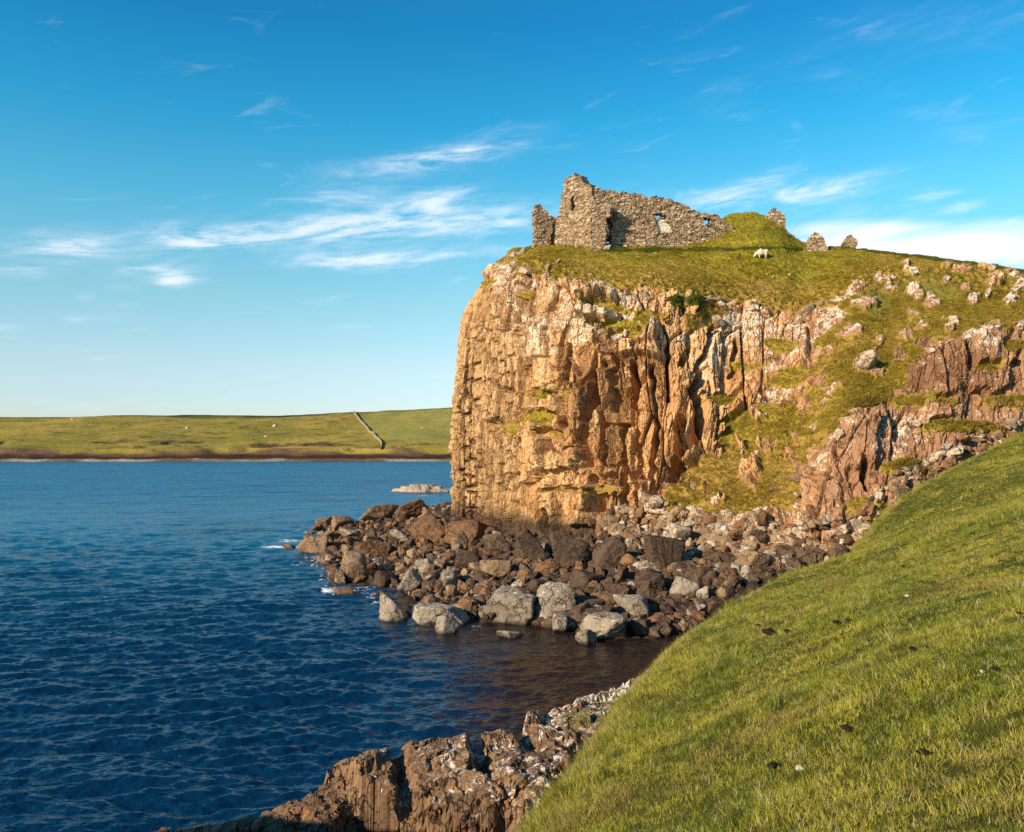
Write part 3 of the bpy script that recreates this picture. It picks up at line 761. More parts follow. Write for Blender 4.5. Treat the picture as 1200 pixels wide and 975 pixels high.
# ================================================================== NEAR LEDGE
def ledge_pt(u, v, z):
    Y = (H - z) / (v - V0) * F
    return W(u, v, Y)
LEDGE = [(-14.5, 24.5, -.3)] + [ledge_pt(*p) for p in ((165,972,.35),(255,964,.8),(330,950,1.1),(368,934,1.4),(388,893,2.0),(430,879,2.35),(500,867,2.55),(560,862,2.65),(610,848,2.75),(660,822,3.0),(735,803,3.25))] + [(7.5, 34, 3.4)]
def build_ledge(mat):
    X, Y = np.meshgrid(np.arange(-16, 9, .055), np.arange(15.5, 36, .055))
    wx = X + .5 * fbm(X * .6, Y * .6, seed=111, octv=3); wy = Y + .5 * fbm(X * .6, Y * .6, seed=112, octv=3)
    sd, par, zc = poly_sd(wx, wy, [p[:2] for p in LEDGE], [p[2] for p in LEDGE])
    far = np.maximum(-sd, 0); near = np.maximum(sd, 0)
    zc = np.interp(par, np.arange(len(LEDGE)), [p[2] for p in LEDGE])
    z = zc - far * 2.2 - .6 * sstep(0, .35, far) - .06 * near
    n = fbm(X * .3, Y * .3, seed=113, octv=3)
    wid = np.interp(par, [0, 2, 4, 5.5, 8, 12], [.8, 1.2, 2.0, 3.3, 3.7, 3.0]) + .9 * n
    tr = near - wid - .5 * fbm(X * .7, Y * .7, seed=110, octv=2)
    z -= 1.15 * sstep(-.15, .35, tr) * sstep(1.35, .8, tr) * sstep(.6, 1.6, zc)
    z -= (zc * .34 + .2) * sstep(wid * .7, wid + 1.6, near) + .8 * sstep(wid + 2.2, wid + 5.0, near) - .35 * sstep(wid + 1.5, wid + 3.5, near)          # the shaded gully on the landward side
    # slanting slabs
    a = .55; rx = X * math.cos(a) + Y * math.sin(a); ry = -X * math.sin(a) + Y * math.cos(a)
    f1, f2, r, ox, oy = worley(rx / 2.1, ry / 1.25, seed=114)
    z += ((r - .5) * .20 + .34 * ox * ((r * 3.7) % 1 - .3) + .26 * oy * ((r * 9.1) % 1 - .5)) * sstep(-1.2, .2, zc - far)
    z -= .30 * sstep(.09, .0, f2 - f1) * sstep(-.3, .3, vnoise(X * .5, Y * .5, seed=119))
    f1, f2, r2, ox, oy = worley(rx / .75, ry / .5, seed=115)
    z += (r2 - .5) * .13 + .2 * ox * (r2 - .3) - .10 * sstep(.12, 0, f2 - f1)
    z += .14 * fbm(X * 1.7, Y * 1.7, seed=116, octv=4) + .04 * fbm(X * 6, Y * 6, seed=117, octv=3)
    for (u, v, w_, dp) in ((648, 828, .6, .7), (472, 905, .35, .7), (560, 885, .3, .6), (612, 868, .3, .5)):   # open cracks
        q = ledge_pt(u, v, 2.3)
        z -= dp * sstep(w_, w_ * .3, np.abs((X - q[0]) * .9 + (Y - q[1]) * .2) + .2 * n) * sstep(2.2, 1.2, np.hypot(X - q[0], Y - q[1]))
    z = np.maximum(z, -1.5)
    gy, gx = np.gradient(z, .055); gl = np.sqrt(gx * gx + gy * gy) + .4
    st = .13 * fbm(X * .5, Y * .5, z * 3.2, seed=120, octv=3) + .16 * fbm(X * 2.2, Y * 2.2, z * 2.5, seed=121, octv=3)
    X0, Y0 = X, Y
    cr = worley(X / .55 + .4 * vnoise(X * 2, Y * 2, z * 2, seed=124), Y / .38 + z * .8, seed=125)
    st = st + .12 * (cr[2] - .5) - .10 * sstep(.12, 0, cr[1] - cr[0])
    X = X - gx / gl * st + .10 * fbm(X * 1.5, Y * 1.5, z * 2, seed=122); Y = Y - gy / gl * st + .10 * fbm(X * 1.5, Y * 1.5, z * 2, seed=123)
    lich = .10 + .30 * sstep(4.5, 9.5, par) - .55 * sstep(wid - .3, wid + .7, near) + .12 * n + .22 * sstep(10, 11, par)
    wet = sstep(.55, .15, z + .3 * n)
    grass = sstep(.5, .8, fbm(X * .9, Y * .9, seed=118) + .75) * sstep(1.6, .8, np.hypot(X - W(690,845,27.5)[0], (Y - 28.6) * .8)) * .8
    me = np_mesh('rock_ledge', np.stack([X, Y, z], -1).reshape(-1, 3), grid_faces(*X.shape), [mat], False,
                 {'lichen': lich.ravel(), 'wet': wet.ravel(), 'grass': grass.ravel()})
    o = link('rock_ledge', me)
    return tag(o, 'long brown rock ledge spotted with white lichen at the foot of the near meadow', 'rock ledge'), me

# ================================================================== FAR SHORE
def far_height(X, Y):
    shore = 459 + 6 * fbm(X * .012, X * 0, seed=121, octv=4) + 9 * sstep(-20, 40, X) - 5 * sstep(-120, -260, X)
    dy = Y - shore
    z = np.where(dy < 0, dy * .12, 0) + 1.6 * sstep(0, 5, dy) + 2.2 * sstep(7, 11, dy) + 3.2 * sstep(12, 19, dy + 3 * vnoise(X * .08, dy * 0, seed=120))
    gul = fbm(X * .02, Y * .006, seed=122, octv=4)
    z = z + np.clip(dy - 19, 0, 400) * (.130 + .042 * sstep(-150, 20, X)) * (1 - .16 * sstep(120, 330, dy)) * (1 + .10 * gul)
    z = z + 2.2 * fbm(X * .03, Y * .03, seed=123, octv=5) * sstep(12, 60, dy)
    top = np.interp(X, [-900, -480, -330, -180, -40, 60, 300], [28, 29.5, 31.5, 34, 40.5, 45, 50]) + 1.0 * fbm(X * .035, X * 0, seed=124, octv=4)
    z = np.where(z > top - 3, top - 3 * np.exp(-(np.maximum(z - top + 3, 0)) / 3), z)
    # broken banks just above the rocks
    bk = worley(X / 42, dy / 30, seed=125)
    bank = sstep(20, 26, dy) * sstep(62, 40, dy) * sstep(.45, .6, bk[2]) * sstep(.5, .2, bk[0])
    z = z - 3.2 * bank * sstep(-.3, .3, vnoise(X * .3, Y * .3, seed=126))
    z = z + .7 * fbm(X * .15, Y * .3, seed=127, octv=3) * sstep(0, 4, dy) * sstep(22, 12, dy)
    return z, dy, bank
def build_far(mat):
    dys = np.concatenate([np.arange(440, 500, 1.0), np.arange(500, 820, 4.0), np.arange(820, 1700, 40.)])
    X, Y = np.meshgrid(np.arange(-900, 420, 2.6), dys)
    Z, dy, bank = far_height(X, Y)
    n = fbm(X * .05, Y * .1, seed=128, octv=4)
    rock = sstep(20, 13, dy + 7 * n); rock = np.maximum(rock, bank * .9)
    dark = sstep(4, 6, dy + 2 * n) * sstep(11.5, 9, dy + 2 * n) * .85
    dark = np.maximum(dark, bank * sstep(.0, .3, vnoise(X * .25, Y * .3, seed=129)) * .7)
    palerock = sstep(6, 4, dy + 2.5 * n) * sstep(-.2, .35, n) * .55
    field = soft_poly(X, Y, [W(424,495,590)[:2], W(440,510,520)[:2], W(470,518,500)[:2], (60, 505), (300, 520), (300, 900), W(412,478,690)[:2]])
    field = sstep(-4, 6, field)
    crest = sstep(640, 690, Y + 25 * n) * sstep(-120, -200, X) * .8 + sstep(672, 700, Y) * .5
    me = np_mesh('hill', np.stack([X, Y, Z], -1).reshape(-1, 3), grid_faces(*X.shape), [mat], True,
                 dict(rock=rock.ravel(), dark=dark.ravel(), palerock=palerock.ravel(), field=field.ravel(), crest=np.clip(crest, 0, 1).ravel()))
    return tag(link('hill', me), 'low grassy far shore across the bay', kind='structure'), me

# ================================================================== SEA
def build_sea(mat, rocks):
    vr = np.concatenate([np.linspace(1010, 545, 620, False), np.linspace(545, 524, 60, False), [523, 521, 519, 517.5, 516.6]])
    Yr = 12000 / (vr - 515)
    Yr = np.concatenate([[14, 18, 22], Yr])
    ur = np.concatenate([np.linspace(-900, -60, 60, False), np.linspace(-60, 900, 560, False), np.linspace(900, 1700, 40)])
    Y = np.repeat(Yr[:, None], len(ur), 1); X = (ur[None] - U0) / F * Y
    dyr = np.gradient(Yr)[:, None]; sp = np.maximum(np.abs(dyr), Y * .0017)
    rng = np.random.default_rng(5)
    Z = np.zeros_like(X); wind = math.radians(-72)
    gx, gy = X + .5 * fbm(X * .15, Y * .15, seed=131), Y + .5 * fbm(X * .15, Y * .15, seed=132)
    for i in range(52):
        lam = .5 * 1.075 ** i
        if lam > 14: break
        th = wind + rng.normal(0, .55); kx, ky = math.cos(th) * 2 * math.pi / lam, math.sin(th) * 2 * math.pi / lam
        amp = .0152 * lam ** .85 * (1 - .80 * float(sstep(2.2, 4.5, lam))) * (.5 + rng.random())
        att = sstep(1.4, 3.0, lam / sp)
        ph = kx * gx + ky * gy + rng.random() * 6.28
        Z += amp * att * (np.sin(ph) + .25 * np.cos(2 * ph))
    Z *= (.75 + .5 * fbm(X * .05, Y * .03, seed=133, octv=3))
    _, dw = shore_z(X, Y)
    dE = poly_sd(X, Y, EDGE)[0]
    calm = sstep(-30, -6, dw) * sstep(-9, -3, X)
    calm = np.maximum(calm, sstep(-24, -10, dE) * sstep(-10, -2, X) * .6)
    Z *= 1 - .55 * calm
    foam = np.zeros_like(X)
    shoal = sstep(-12, -2, dw + 3 * fbm(X * .2, Y * .2, seed=134)) * sstep(-10, -2, X)
    shoal = np.maximum(shoal, sstep(-22, -12, dE + 3 * fbm(X * .2, Y * .2, seed=135)) * sstep(-4, 1, X) * sstep(26, 33, Y))
    # broken water around the stones on the windward side
    edge = sstep(-2.2, -.2, dw) * sstep(1.8, .3, dw) * sstep(-6.5, -11, X)
    foam = np.maximum(foam, edge * .50)
    for (u, v, ru, rv, a) in ((322,641,26,3,.8),(342,633,30,4,.7),(350,660,18,6,.6),(398,692,34,7,.85),(372,655,14,5,.6),(425,690,24,5,.6),(556,734,14,3,.7),(470,700,20,4,.35),(345,620,24,4,.5),(392,582,14,3,.5),(480,598,20,2,.5),(495,581,34,1.6,.6)):
        Yc = 12000 / (v - 515); xc = (u - U0) / F * Yc
        wx = ru / F * Yc; wy = rv * Yc * Yc / 12000
        foam = np.maximum(foam, a * sstep(1.25, .2, np.hypot((X - xc) / wx, (Y - Yc) / wy)))
    shr = 459 + 6 * fbm(X * .012, X * 0, seed=121, octv=4) + 9 * sstep(-20, 40, X) - 5 * sstep(-120, -260, X)
    foam = np.maximum(foam, .12 * sstep(-4, -1, Y - shr + 3 * fbm(X * .03, Y * .05, seed=136)) * sstep(12, 5, Y - shr))
    me = np_mesh('water', np.stack([X, Y, Z], -1).reshape(-1, 3), grid_faces(*X.shape), [mat], True,
                 dict(shoal=shoal.ravel(), foam=foam.ravel(), far=sstep(60, 220, Y).ravel(), deep=sstep(38, 150, Y + 14 * fbm(X * .03, Y * .03, seed=137)).ravel()))  # deep follows distance from the viewer and carries the painted sky reflection
    o = link('water', me)
    return tag(o, 'rippled deep blue sea of the bay', kind='structure'), me
# ================================================================== BOULDERS
def ico(sub):
    import bmesh
    bm = bmesh.new(); bmesh.ops.create_icosphere(bm, subdivisions=sub, radius=1)
    v = np.array([q.co[:] for q in bm.verts]); f = np.array([[w.index for w in q.verts] for q in bm.faces]); bm.free()
    return v, f
ICO5, ICOF5 = ico(5)
ICO4, ICOF4 = ico(4)
def boulder_mesh(name, seed, dims=(1, .8, .7), angular=.85, planes=15, mat=None, hi=False, crack=False):
    """a broken block: planes cut from a ball, edges worn, faces pitted"""
    v, f = (ICO5, ICOF5) if hi else (ICO4, ICOF4)
    rg = np.random.default_rng(seed)
    n = rg.normal(size=(planes, 3)); 
    ax = np.array([[1,0,0],[-1,0,0],[0,1,0],[0,-1,0],[0,0,1],[0,0,-1]], float) + rg.normal(0, .28, (6, 3))
    n = np.concatenate([ax, n[:planes - 6]]); n /= np.linalg.norm(n, axis=1, keepdims=True)
    d = np.concatenate([rg.uniform(.55, .75, 6), rg.uniform(.70, .98, planes - 6)])
    c = v @ n.T
    t = np.where(c > .05, d[None] / np.maximum(c, .05), 9.0)
    p = 30.0
    r = (np.sum(t ** -p, 1)) ** (-1 / p)
    r = angular * r + (1 - angular) * .8
    x = v * r[:, None]
    q = x * 2.2 + seed * 3.7
    r2 = .055 * fbm(q[:,0], q[:,1], q[:,2], seed=seed, octv=4) + .05 * fbm(q[:,0]*3, q[:,1]*3, q[:,2]*3, seed=seed+3, octv=3)
    w = worley(q[:,0]*.9 + q[:,2]*.6, q[:,1]*.9 - q[:,2]*.4, seed=seed+5)
    r2 -= .05 * sstep(.10, 0, w[1] - w[0])
    if crack:
        k = x[:,0]*.35 + x[:,2]*.9 + .12*fbm(q[:,0], q[:,1], q[:,2], seed=seed+9)
        r2 -= .10 * sstep(.07, .0, np.abs(k - .12)) + .05 * sstep(.06, 0, np.abs(x[:,0] + .3*x[:,1] - .25))
    x = v * (r + r2)[:, None] * np.asarray(dims)
    return np_mesh(name, x, f, [mat], True)

BOULDERS = []            # (object, u, v, px size, class, is landmark, landmark phrase)
def place_boulder(me, p, size, rot, cls, sink=.25, name='boulder', mats=None):
    o = bpy.data.objects.new(name, me); COL.objects.link(o)
    o.location = (p[0], p[1], p[2] + size * (.62 - sink)); o.scale = (size,) * 3 if np.isscalar(size) else size
    o.rotation_euler = rot
    return o

def ground_hit(bvhs, u, v):
    best = None
    for b in bvhs:
        p, n = shoot(b, u, v)
        if p is not None and (best is None or p.y < best[0].y): best = (p, n)
    return best

SIZEW = [(13, 'small'), (20, 'mid-sized'), (999, 'large')]
def dirword(du, dv):
    a = math.degrees(math.atan2(-dv, du)) % 360
    return ['right of', 'above and right of', 'above', 'above and left of', 'left of', 'below and left of', 'below', 'below and right of'][int((a + 22.5) // 45) % 8]
ORD = ['nearest', 'second nearest', 'third nearest', 'fourth nearest', 'fifth nearest', 'sixth nearest', 'seventh nearest', 'eighth nearest', 'ninth nearest', 'tenth nearest', 'eleventh nearest', 'twelfth nearest']

def label_rest(items, anchors, group):
    """items: (obj, u, v, px, look word); anchors: (u, v, phrase). Each gets look + bearing from the closest landmark + rank"""
    buckets = {}
    for it in items:
        o, u, v, px, look = it
        a = min(anchors, key=lambda q: math.hypot(q[0] - u, q[1] - v))
        d = math.hypot(a[0] - u, a[1] - v)
        size = next(w for l, w in SIZEW if px < l)
        key = (size, look, dirword(u - a[0], v - a[1]), a[2])
        buckets.setdefault(key, []).append((d, o))
    for (size, look, dw, ph), L in buckets.items():
        L.sort(key=lambda q: q[0])
        for i, (d, o) in enumerate(L):
            pre = '' if len(L) == 1 else ORD[min(i, 11)] + ' '
            lb = f"{pre}{size} {look} boulder {dw} {ph}"
            if len(lb.split()) > 16: lb = lb.replace(' and ', ' ', 1) if ' and right of' not in lb and ' and left of' not in lb else lb.replace('above and', 'upper').replace('below and', 'lower')
            if len(lb.split()) > 16: lb = lb.replace(f'{size} ', '', 1)
            o['label'] = lb
            o['category'] = 'boulder'; o['group'] = group

LOOK = {'grey': 'grey', 'dark': 'dark brown', 'brown': 'tan', 'lichen': 'lichen-white', 'rust': 'rust-brown'}
def build_boulders(M, bvh_shore, bvh_head, bvh_ground):
    protos = {}
    dims = [(1,.8,.62),(1,.75,.8),(1,.9,.5),(1,.62,.62),(1,.95,.85),(1,.7,.45),(.9,.9,.7)]
    for cls in LOOK:
        protos[cls] = [boulder_mesh('boulder_%s_%d' % (cls, i), 200 + i * 13 + hash_cls(cls), dims[i], .97, 12 + i, M[cls]) for i in range(7)]
    rg = np.random.default_rng(77)
    bv = [bvh_shore, bvh_head, bvh_ground]
    # ---- the ones the photo shows large: u, v of the foot, width px, height px, class, yaw, roll, phrase
    big = [
     (465,733,31,24,'grey',.9,.5,'pointed grey boulder at the left tip of the near water edge','the pointed grey boulder'),
     (513,732,62,26,'grey',.2,.15,'long low grey boulder lying between the pointed and the leaning one','the long low grey boulder'),
     (524,747,33,28,'grey',1.1,.75,'leaning pale boulder standing in the water below the long low grey one','the leaning pale boulder'),
     (601,735,84,46,'grey',-.15,.28,'largest pale boulder, rounded and cracked across, at the water edge','the largest cracked boulder'),
     (602,751,30,12,'grey',.3,.1,'low pale stone alone in the dark water below the largest cracked boulder','the low stone alone in the water'),
     (650,723,56,43,'grey',.5,-.35,'big sloping grey boulder just right of the largest cracked boulder','the big sloping grey boulder'),
     (712,751,54,38,'grey',.55,.12,'squared grey boulder with a dark top at the edge of the dark cove','the squared dark-topped boulder'),
     (688,758,25,20,'grey',.9,.5,'small pointed boulder in the water at the left foot of the squared one','the small pointed boulder'),
     (746,728,38,32,'grey',.3,-.3,'blocky grey boulder above and right of the squared dark-topped boulder','the blocky grey boulder'),
     (526,692,29,26,'grey',.8,.2,'rounded whitish boulder above the long low grey boulder','the rounded whitish boulder'),
     (481,695,28,30,'grey',.2,.6,'angular tan-grey boulder leaning left beside the shallow inlet','the angular tan-grey boulder'),
     (494,672,32,18,'grey',.0,-.5,'tilted pale slab above the angular tan-grey boulder','the tilted pale slab'),
     (416,683,38,34,'brown',.4,.3,'square tan boulder standing clear near the left shoreline','the square tan boulder'),
     (546,640,56,32,'rust',.2,-.45,'big rust-brown slab leaning on the seaward foot of the cliff','the big rust-brown slab'),
     (502,634,48,26,'rust',-.2,-.3,'broad orange-brown slab left of the slab leaning on the cliff','the broad orange-brown slab'),
     (440,655,44,24,'rust',.6,.45,'tilted rust-brown boulder above the square tan one','the tilted rust-brown boulder'),
     (377,622,22,17,'brown',.2,.1,'round pale tan boulder at the far left tip of the rocks','the round tan boulder at the tip'),
     (399,622,30,20,'brown',.7,.15,'tan block right beside the round boulder at the far left tip','the tan block at the tip'),
     (366,652,36,26,'brown',.5,.65,'slanting tan boulder at the left waterline above the white foam','the slanting tan boulder'),
     (338,645,18,8,'brown',.1,.0,'small low rock alone in the foam, farthest left of all','the small rock in the foam'),
     (402,699,34,12,'brown',.1,.05,'flat low rock washed by foam below the square tan boulder','the flat rock in the foam'),
     (440,612,38,22,'brown',.4,.2,'blocky brown boulder on the far skyline of the spit','the blocky boulder on the spit skyline'),
     (482,608,44,24,'rust',.2,-.3,'rust-brown slab on the spit skyline near the flat skerry','the slab on the spit skyline'),
     (779,668,52,44,'dark',.5,.55,'big dark slab tilted to the right in the middle of the dark boulders','the big tilted dark slab'),
     (716,672,42,36,'dark',.4,.5,'dark square slab left of the big tilted dark slab','the dark square slab'),
     (672,664,52,36,'dark',.1,.2,'broad dark block under the foot of the cliff','the broad dark block'),
     (686,692,40,26,'dark',.3,.25,'dark flat-faced boulder below the broad dark block','the dark flat-faced boulder'),
     (764,703,48,30,'dark',.6,-.2,'dark grey boulder above the blocky grey boulder','the dark grey boulder'),
     (727,703,34,22,'dark',.2,.15,'low dark boulder left of the dark grey boulder','the low dark boulder'),
     (805,706,38,32,'grey',.5,.6,'grey leaning block near the edge of the green meadow','the grey leaning block'),
     (822,690,40,30,'dark',.3,.5,'dark leaning block close beside the meadow edge','the dark leaning block'),
     (712,625,26,24,'brown',.3,.2,'square tan boulder tucked under the cliff foot by the black notch','the tan boulder by the black notch'),
     (772,604,30,18,'lichen',.2,.1,'lichen-white boulder at the lower tip of the grassy slope','the lichen-white boulder at the slope tip'),
     (797,638,34,28,'lichen',.5,.5,'split boulder with a white top below the grassy slope','the split white-topped boulder'),
     (887,668,40,26,'brown',.4,.1,'tan boulder at the right end of the dark boulders','the tan boulder at the right end'),
     (583,650,40,24,'dark',.3,.1,'dark brown boulder hard against the cliff foot right of the leaning slab','the dark boulder at the cliff foot'),
     (545,668,36,24,'dark',.5,.3,'dark block below the big rust-brown slab','the dark block below the slab'),
     (580,678,40,26,'brown',.2,.3,'worn tan boulder above the largest cracked boulder','the worn tan boulder'),
     (622,662,44,30,'dark',.6,-.2,'dark humped boulder above the big sloping grey boulder','the dark humped boulder'),
     (450,690,26,22,'dark',.4,.2,'dark wet boulder between the square tan and the angular tan-grey one','the dark wet boulder'),
    ]
    anchors, taken = [], []
    for k, (u, v, w, h, cls, yaw, roll, lab, ph) in enumerate(big):
        Y = None
        hit = ground_hit(bv, u, v - 1)
        p = hit[0] if hit else Vector(W(u, v, 12000 / (v - 515)))
        if p.z < -.35 or p.y > 135: p = Vector(W(u, v, 12200 / (v - 515)))
        s = w / F * p.y / 2
        hh = h / F * p.y / 2
        me = boulder_mesh('boulder_big_%d' % k, 900 + k * 7, (1.10, .90, max(.35, min(1.25, 1.28 * hh / s))), .97, 11 + k % 5, M[cls], hi=w > 40, crack=(k == 3))
        o = bpy.data.objects.new('boulder', me); COL.objects.link(o)
        o.location = (p.x, p.y + s * .35, p.z + hh * .72); o.scale = (s,) * 3
        o.rotation_euler = (.15 * math.sin(k * 2.3), roll * .55, yaw * .6)
        tag(o, lab, 'boulder', 'boulders of the shore below the cliff')
        anchors.append((u, v - h / 2, ph)); taken.append((p.x, p.y + s * .35, s))
    # ---- the rest of the field: scattered over the bed, bigger ones first
    items = []
    field = [(352,640),(372,612),(420,596),(470,588),(528,590),(560,620),(600,628),(650,634),(700,632),(715,612),(750,600),(772,588),(800,600),(840,615),(870,640),(930,648),(985,640),(1000,648),
             (905,672),(865,690),(835,715),(805,742),(770,748),(735,738),(690,742),(640,735),(560,722),(500,712),(470,690),(432,684),(400,684),(378,662)]
    fx, fy = np.array(field).T
    tries = 0; want = 206
    while len(items) < want and tries < 9000:
        tries += 1
        u, v = rg.uniform(345, 1000), rg.uniform(586, 750)
        if not in_poly(np.array([u]), np.array([v]), field)[0]: continue
        hit = ground_hit(bv, u, v)
        if hit is None or hit[0].y > 150 or hit[0].z < -.4: continue
        p = hit[0]
        frac = len(items) / want
        s = rg.uniform(.48, .95) * (1.25 - .7 * frac)
        if u > 860: s *= .62
        if p.y > 95: s *= 1.15
        if v < 625 and u > 720: s *= .75
        ok = all(math.hypot(p.x - a, p.y - b) > (s * .62 + c * .68) for a, b, c in taken)
        if not ok: continue
        zone_up = v < np.interp(u, [690, 720, 760, 800, 860, 1000], [600, 630, 628, 648, 652, 670]) and u > 690
        if zone_up: cls = 'lichen' if rg.random() < .30 else 'brown'
        elif u < 560: cls = rg.choice(['brown', 'rust', 'dark', 'grey'], p=[.38, .26, .24, .12])
        elif v > 698: cls = rg.choice(['grey', 'dark', 'brown'], p=[.26, .56, .18])
        else: cls = rg.choice(['dark', 'rust', 'brown'], p=[.80, .13, .07])
        me = protos[cls][rg.integers(7)]
        o = bpy.data.objects.new('boulder', me); COL.objects.link(o)
        o.location = (p.x, p.y, p.z + s * .42); o.scale = (s * rg.uniform(.95, 1.35), s * rg.uniform(.85, 1.15), s * rg.uniform(.8, 1.2))
        o.rotation_euler = (rg.normal(0, .35), rg.normal(.15, .4), rg.uniform(0, 6.28))
        taken.append((p.x, p.y, s))
        uu, vv = UV(o.location)
        items.append((o, uu, vv, 2 * s * F / p.y, LOOK[cls]))
    label_rest(items, anchors, 'boulders of the shore below the cliff')
    # ---- lichen-covered stones lying on the cliff's slopes and along the rocky foot path
    anch2 = [(892,298,'the grazing sheep on the clifftop'),(815,480,'the deep cleft in the cliff'),(1025,358,'the dark green scrub patch on the slope'),
             (772,596,'the lowest tip of the grassy gully'),(957,284,'the craggy stump of ruin on the skyline'),(995,285,'the domed stump of ruin on the skyline'),(636,265,'the broken wall stub at the cliff edge'),
             (1045,590,'the brown earth bank at the meadow edge'),(1014,425,'the big white stone in mid slope'),(950,620,'the low columned buttress'),(1160,425,'the red columns at the right edge')]
    spots = [(1014,428,30,'lichen'),(1060,338,22,'lichen'),(1072,322,16,'lichen'),(976,345,14,'lichen'),(962,356,16,'lichen'),(948,366,18,'lichen'),(935,378,15,'lichen'),(1003,335,12,'lichen'),(985,348,12,'lichen'),
             (618,318,20,'lichen'),(604,312,16,'lichen'),(600,302,16,'lichen'),(640,316,14,'lichen'),(655,308,10,'lichen'),(690,322,8,'lichen'),(612,296,12,'grey'),
             (830,352,16,'lichen'),(845,358,14,'lichen'),(842,378,18,'lichen'),(862,384,16,'lichen'),(838,390,12,'lichen'),(880,362,12,'lichen'),(900,366,12,'lichen'),(745,350,14,'lichen'),(756,346,14,'lichen'),(722,398,14,'lichen'),(734,393,12,'lichen'),
             (1085,382,16,'lichen'),(1100,372,14,'lichen'),(1115,384,14,'lichen'),(1080,370,12,'lichen'),(1110,342,16,'lichen'),(1128,346,14,'lichen'),(1140,332,16,'lichen'),(1092,412,14,'lichen'),(1190,340,18,'lichen'),
             (905,326,7,'lichen'),(899,322,5,'lichen'),(925,323,5,'lichen'),(940,455,12,'lichen'),(968,470,14,'lichen'),(985,510,14,'lichen'),(955,500,12,'lichen'),(1075,498,14,'lichen'),(898,486,9,'lichen'),(870,530,8,'lichen'),(886,533,10,'lichen'),(908,575,16,'brown'),(935,560,18,'brown'),(935,580,12,'lichen'),
             (855,604,16,'lichen'),(808,596,8,'lichen'),(800,592,7,'lichen'),(960,612,16,'brown'),(975,628,16,'lichen'),(990,622,18,'lichen'),(1005,632,14,'brown'),(1015,618,14,'lichen'),(985,640,14,'brown'),(1030,612,14,'brown'),
             (1060,552,16,'lichen'),(1085,545,16,'lichen'),(1100,536,18,'lichen'),(1118,530,18,'lichen'),(1112,548,14,'brown'),(1095,552,14,'brown'),(1135,528,14,'brown'),(1150,520,18,'lichen'),(1170,508,16,'brown'),(1185,498,18,'brown'),(1075,560,12,'brown'),(703,292,10,'lichen'),(711,293,9,'lichen'),(734,290,8,'lichen'),(746,290,7,'brown'),(754,289,9,'lichen'),(664,289,9,'lichen'),(676,290,7,'lichen')]
    items = []
    for q, (u, v, w, cls) in enumerate(spots):
        up = u > 955 and v < 400 and w < 28
        if up and q % 5 in (1, 3): continue
        if up: w *= .72; cls = 'lichen' if q % 2 else 'brown'
        p, n = shoot(bvh_head, u, v)
        if p is None: continue
        s = w / F * p.y / 2
        o = bpy.data.objects.new('boulder', protos[cls][rg.integers(7)]); COL.objects.link(o)
        o.location = p + n * s * (.18 if not up else -.05); o.scale = (s * 1.15, s, s * rg.uniform(.8, 1.2))
        o.rotation_euler = (rg.normal(0, .5), rg.normal(0, .5), rg.uniform(0, 6.28))
        items.append((o, u, v, w, LOOK[cls]))
    label_rest(items, anch2, 'stones on the slopes of the headland')
    # ---- rubble between them: nobody could count it
    V_, F_, MI = [], [], []; off = 0
    v0, f0 = ico(3)
    shp = []
    for q in range(14):
        pn = rg.normal(size=(9, 3)); pn = np.concatenate([pn, np.eye(3) + rg.normal(0, .25, (3, 3)), -np.eye(3) + rg.normal(0, .25, (3, 3))]); pn /= np.linalg.norm(pn, axis=1, keepdims=True)
        cc = v0 @ pn.T; tt = np.where(cc > .05, rg.uniform(.6, .95, 15)[None] / np.maximum(cc, .05), 9.)
        shp.append(v0 * tt.min(1)[:, None])
    kinds = ['dark', 'brown', 'grey', 'lichen', 'rust']
    n = 0; t = 0
    while n < 4600 and t < 20000:
        t += 1
        u, v = rg.uniform(345, 1195), rg.uniform(490, 750)
        onpath = abs(v - np.interp(u, [950, 1000, 1050, 1100, 1200], [630, 618, 572, 545, 492])) < 16 and u > 940
        scree = in_poly(np.array([u]), np.array([v]), [(700,625),(720,598),(760,586),(800,600),(850,606),(900,610),(960,632),(900,655),(800,650),(730,640)])[0]
        if not (onpath or scree or in_poly(np.array([u]), np.array([v]), field)[0]): continue
        hit = ground_hit(bv, u, v)
        if hit is None or hit[0].y > 150 or hit[0].z < -.2: continue
        p = hit[0]; s = (.14 + .50 * rg.random() ** 2) * (.75 if onpath else 1)
        if onpath and rg.random() < .6: continue
        if onpath and hit[0].y < 57: continue
        x = shp[rg.integers(14)] * rg.uniform(.65, 1.3, 3) * s
        a = rg.uniform(0, 6.28); c_, s_ = math.cos(a), math.sin(a)
        x = x @ np.array([[c_, s_, 0], [-s_, c_, 0], [0, 0, 1]])
        V_.append(x + np.array([p.x, p.y, p.z + s * .2])); F_.append(f0 + off); off += len(v0)
        if onpath or scree: ki = rg.choice([3, 1, 4, 2, 0], p=[.18, .40, .22, .10, .10])
        elif u < 560: ki = rg.choice([0, 4, 1], p=[.5, .28, .22])
        else: ki = rg.choice([0, 4, 2], p=[.78, .15, .07])
        MI.append(np.full(len(f0), ki)); n += 1
    me = np_mesh('rubble', np.concatenate(V_), np.concatenate(F_), [M[q] for q in kinds], False, None, np.concatenate(MI))
    tag(link('rubble', me), 'loose small stones between the boulders and along the foot of the slope', 'rubble', kind='stuff')

def hash_cls(c): return {'grey': 0, 'dark': 101, 'brown': 211, 'lichen': 307, 'rust': 401}[c]

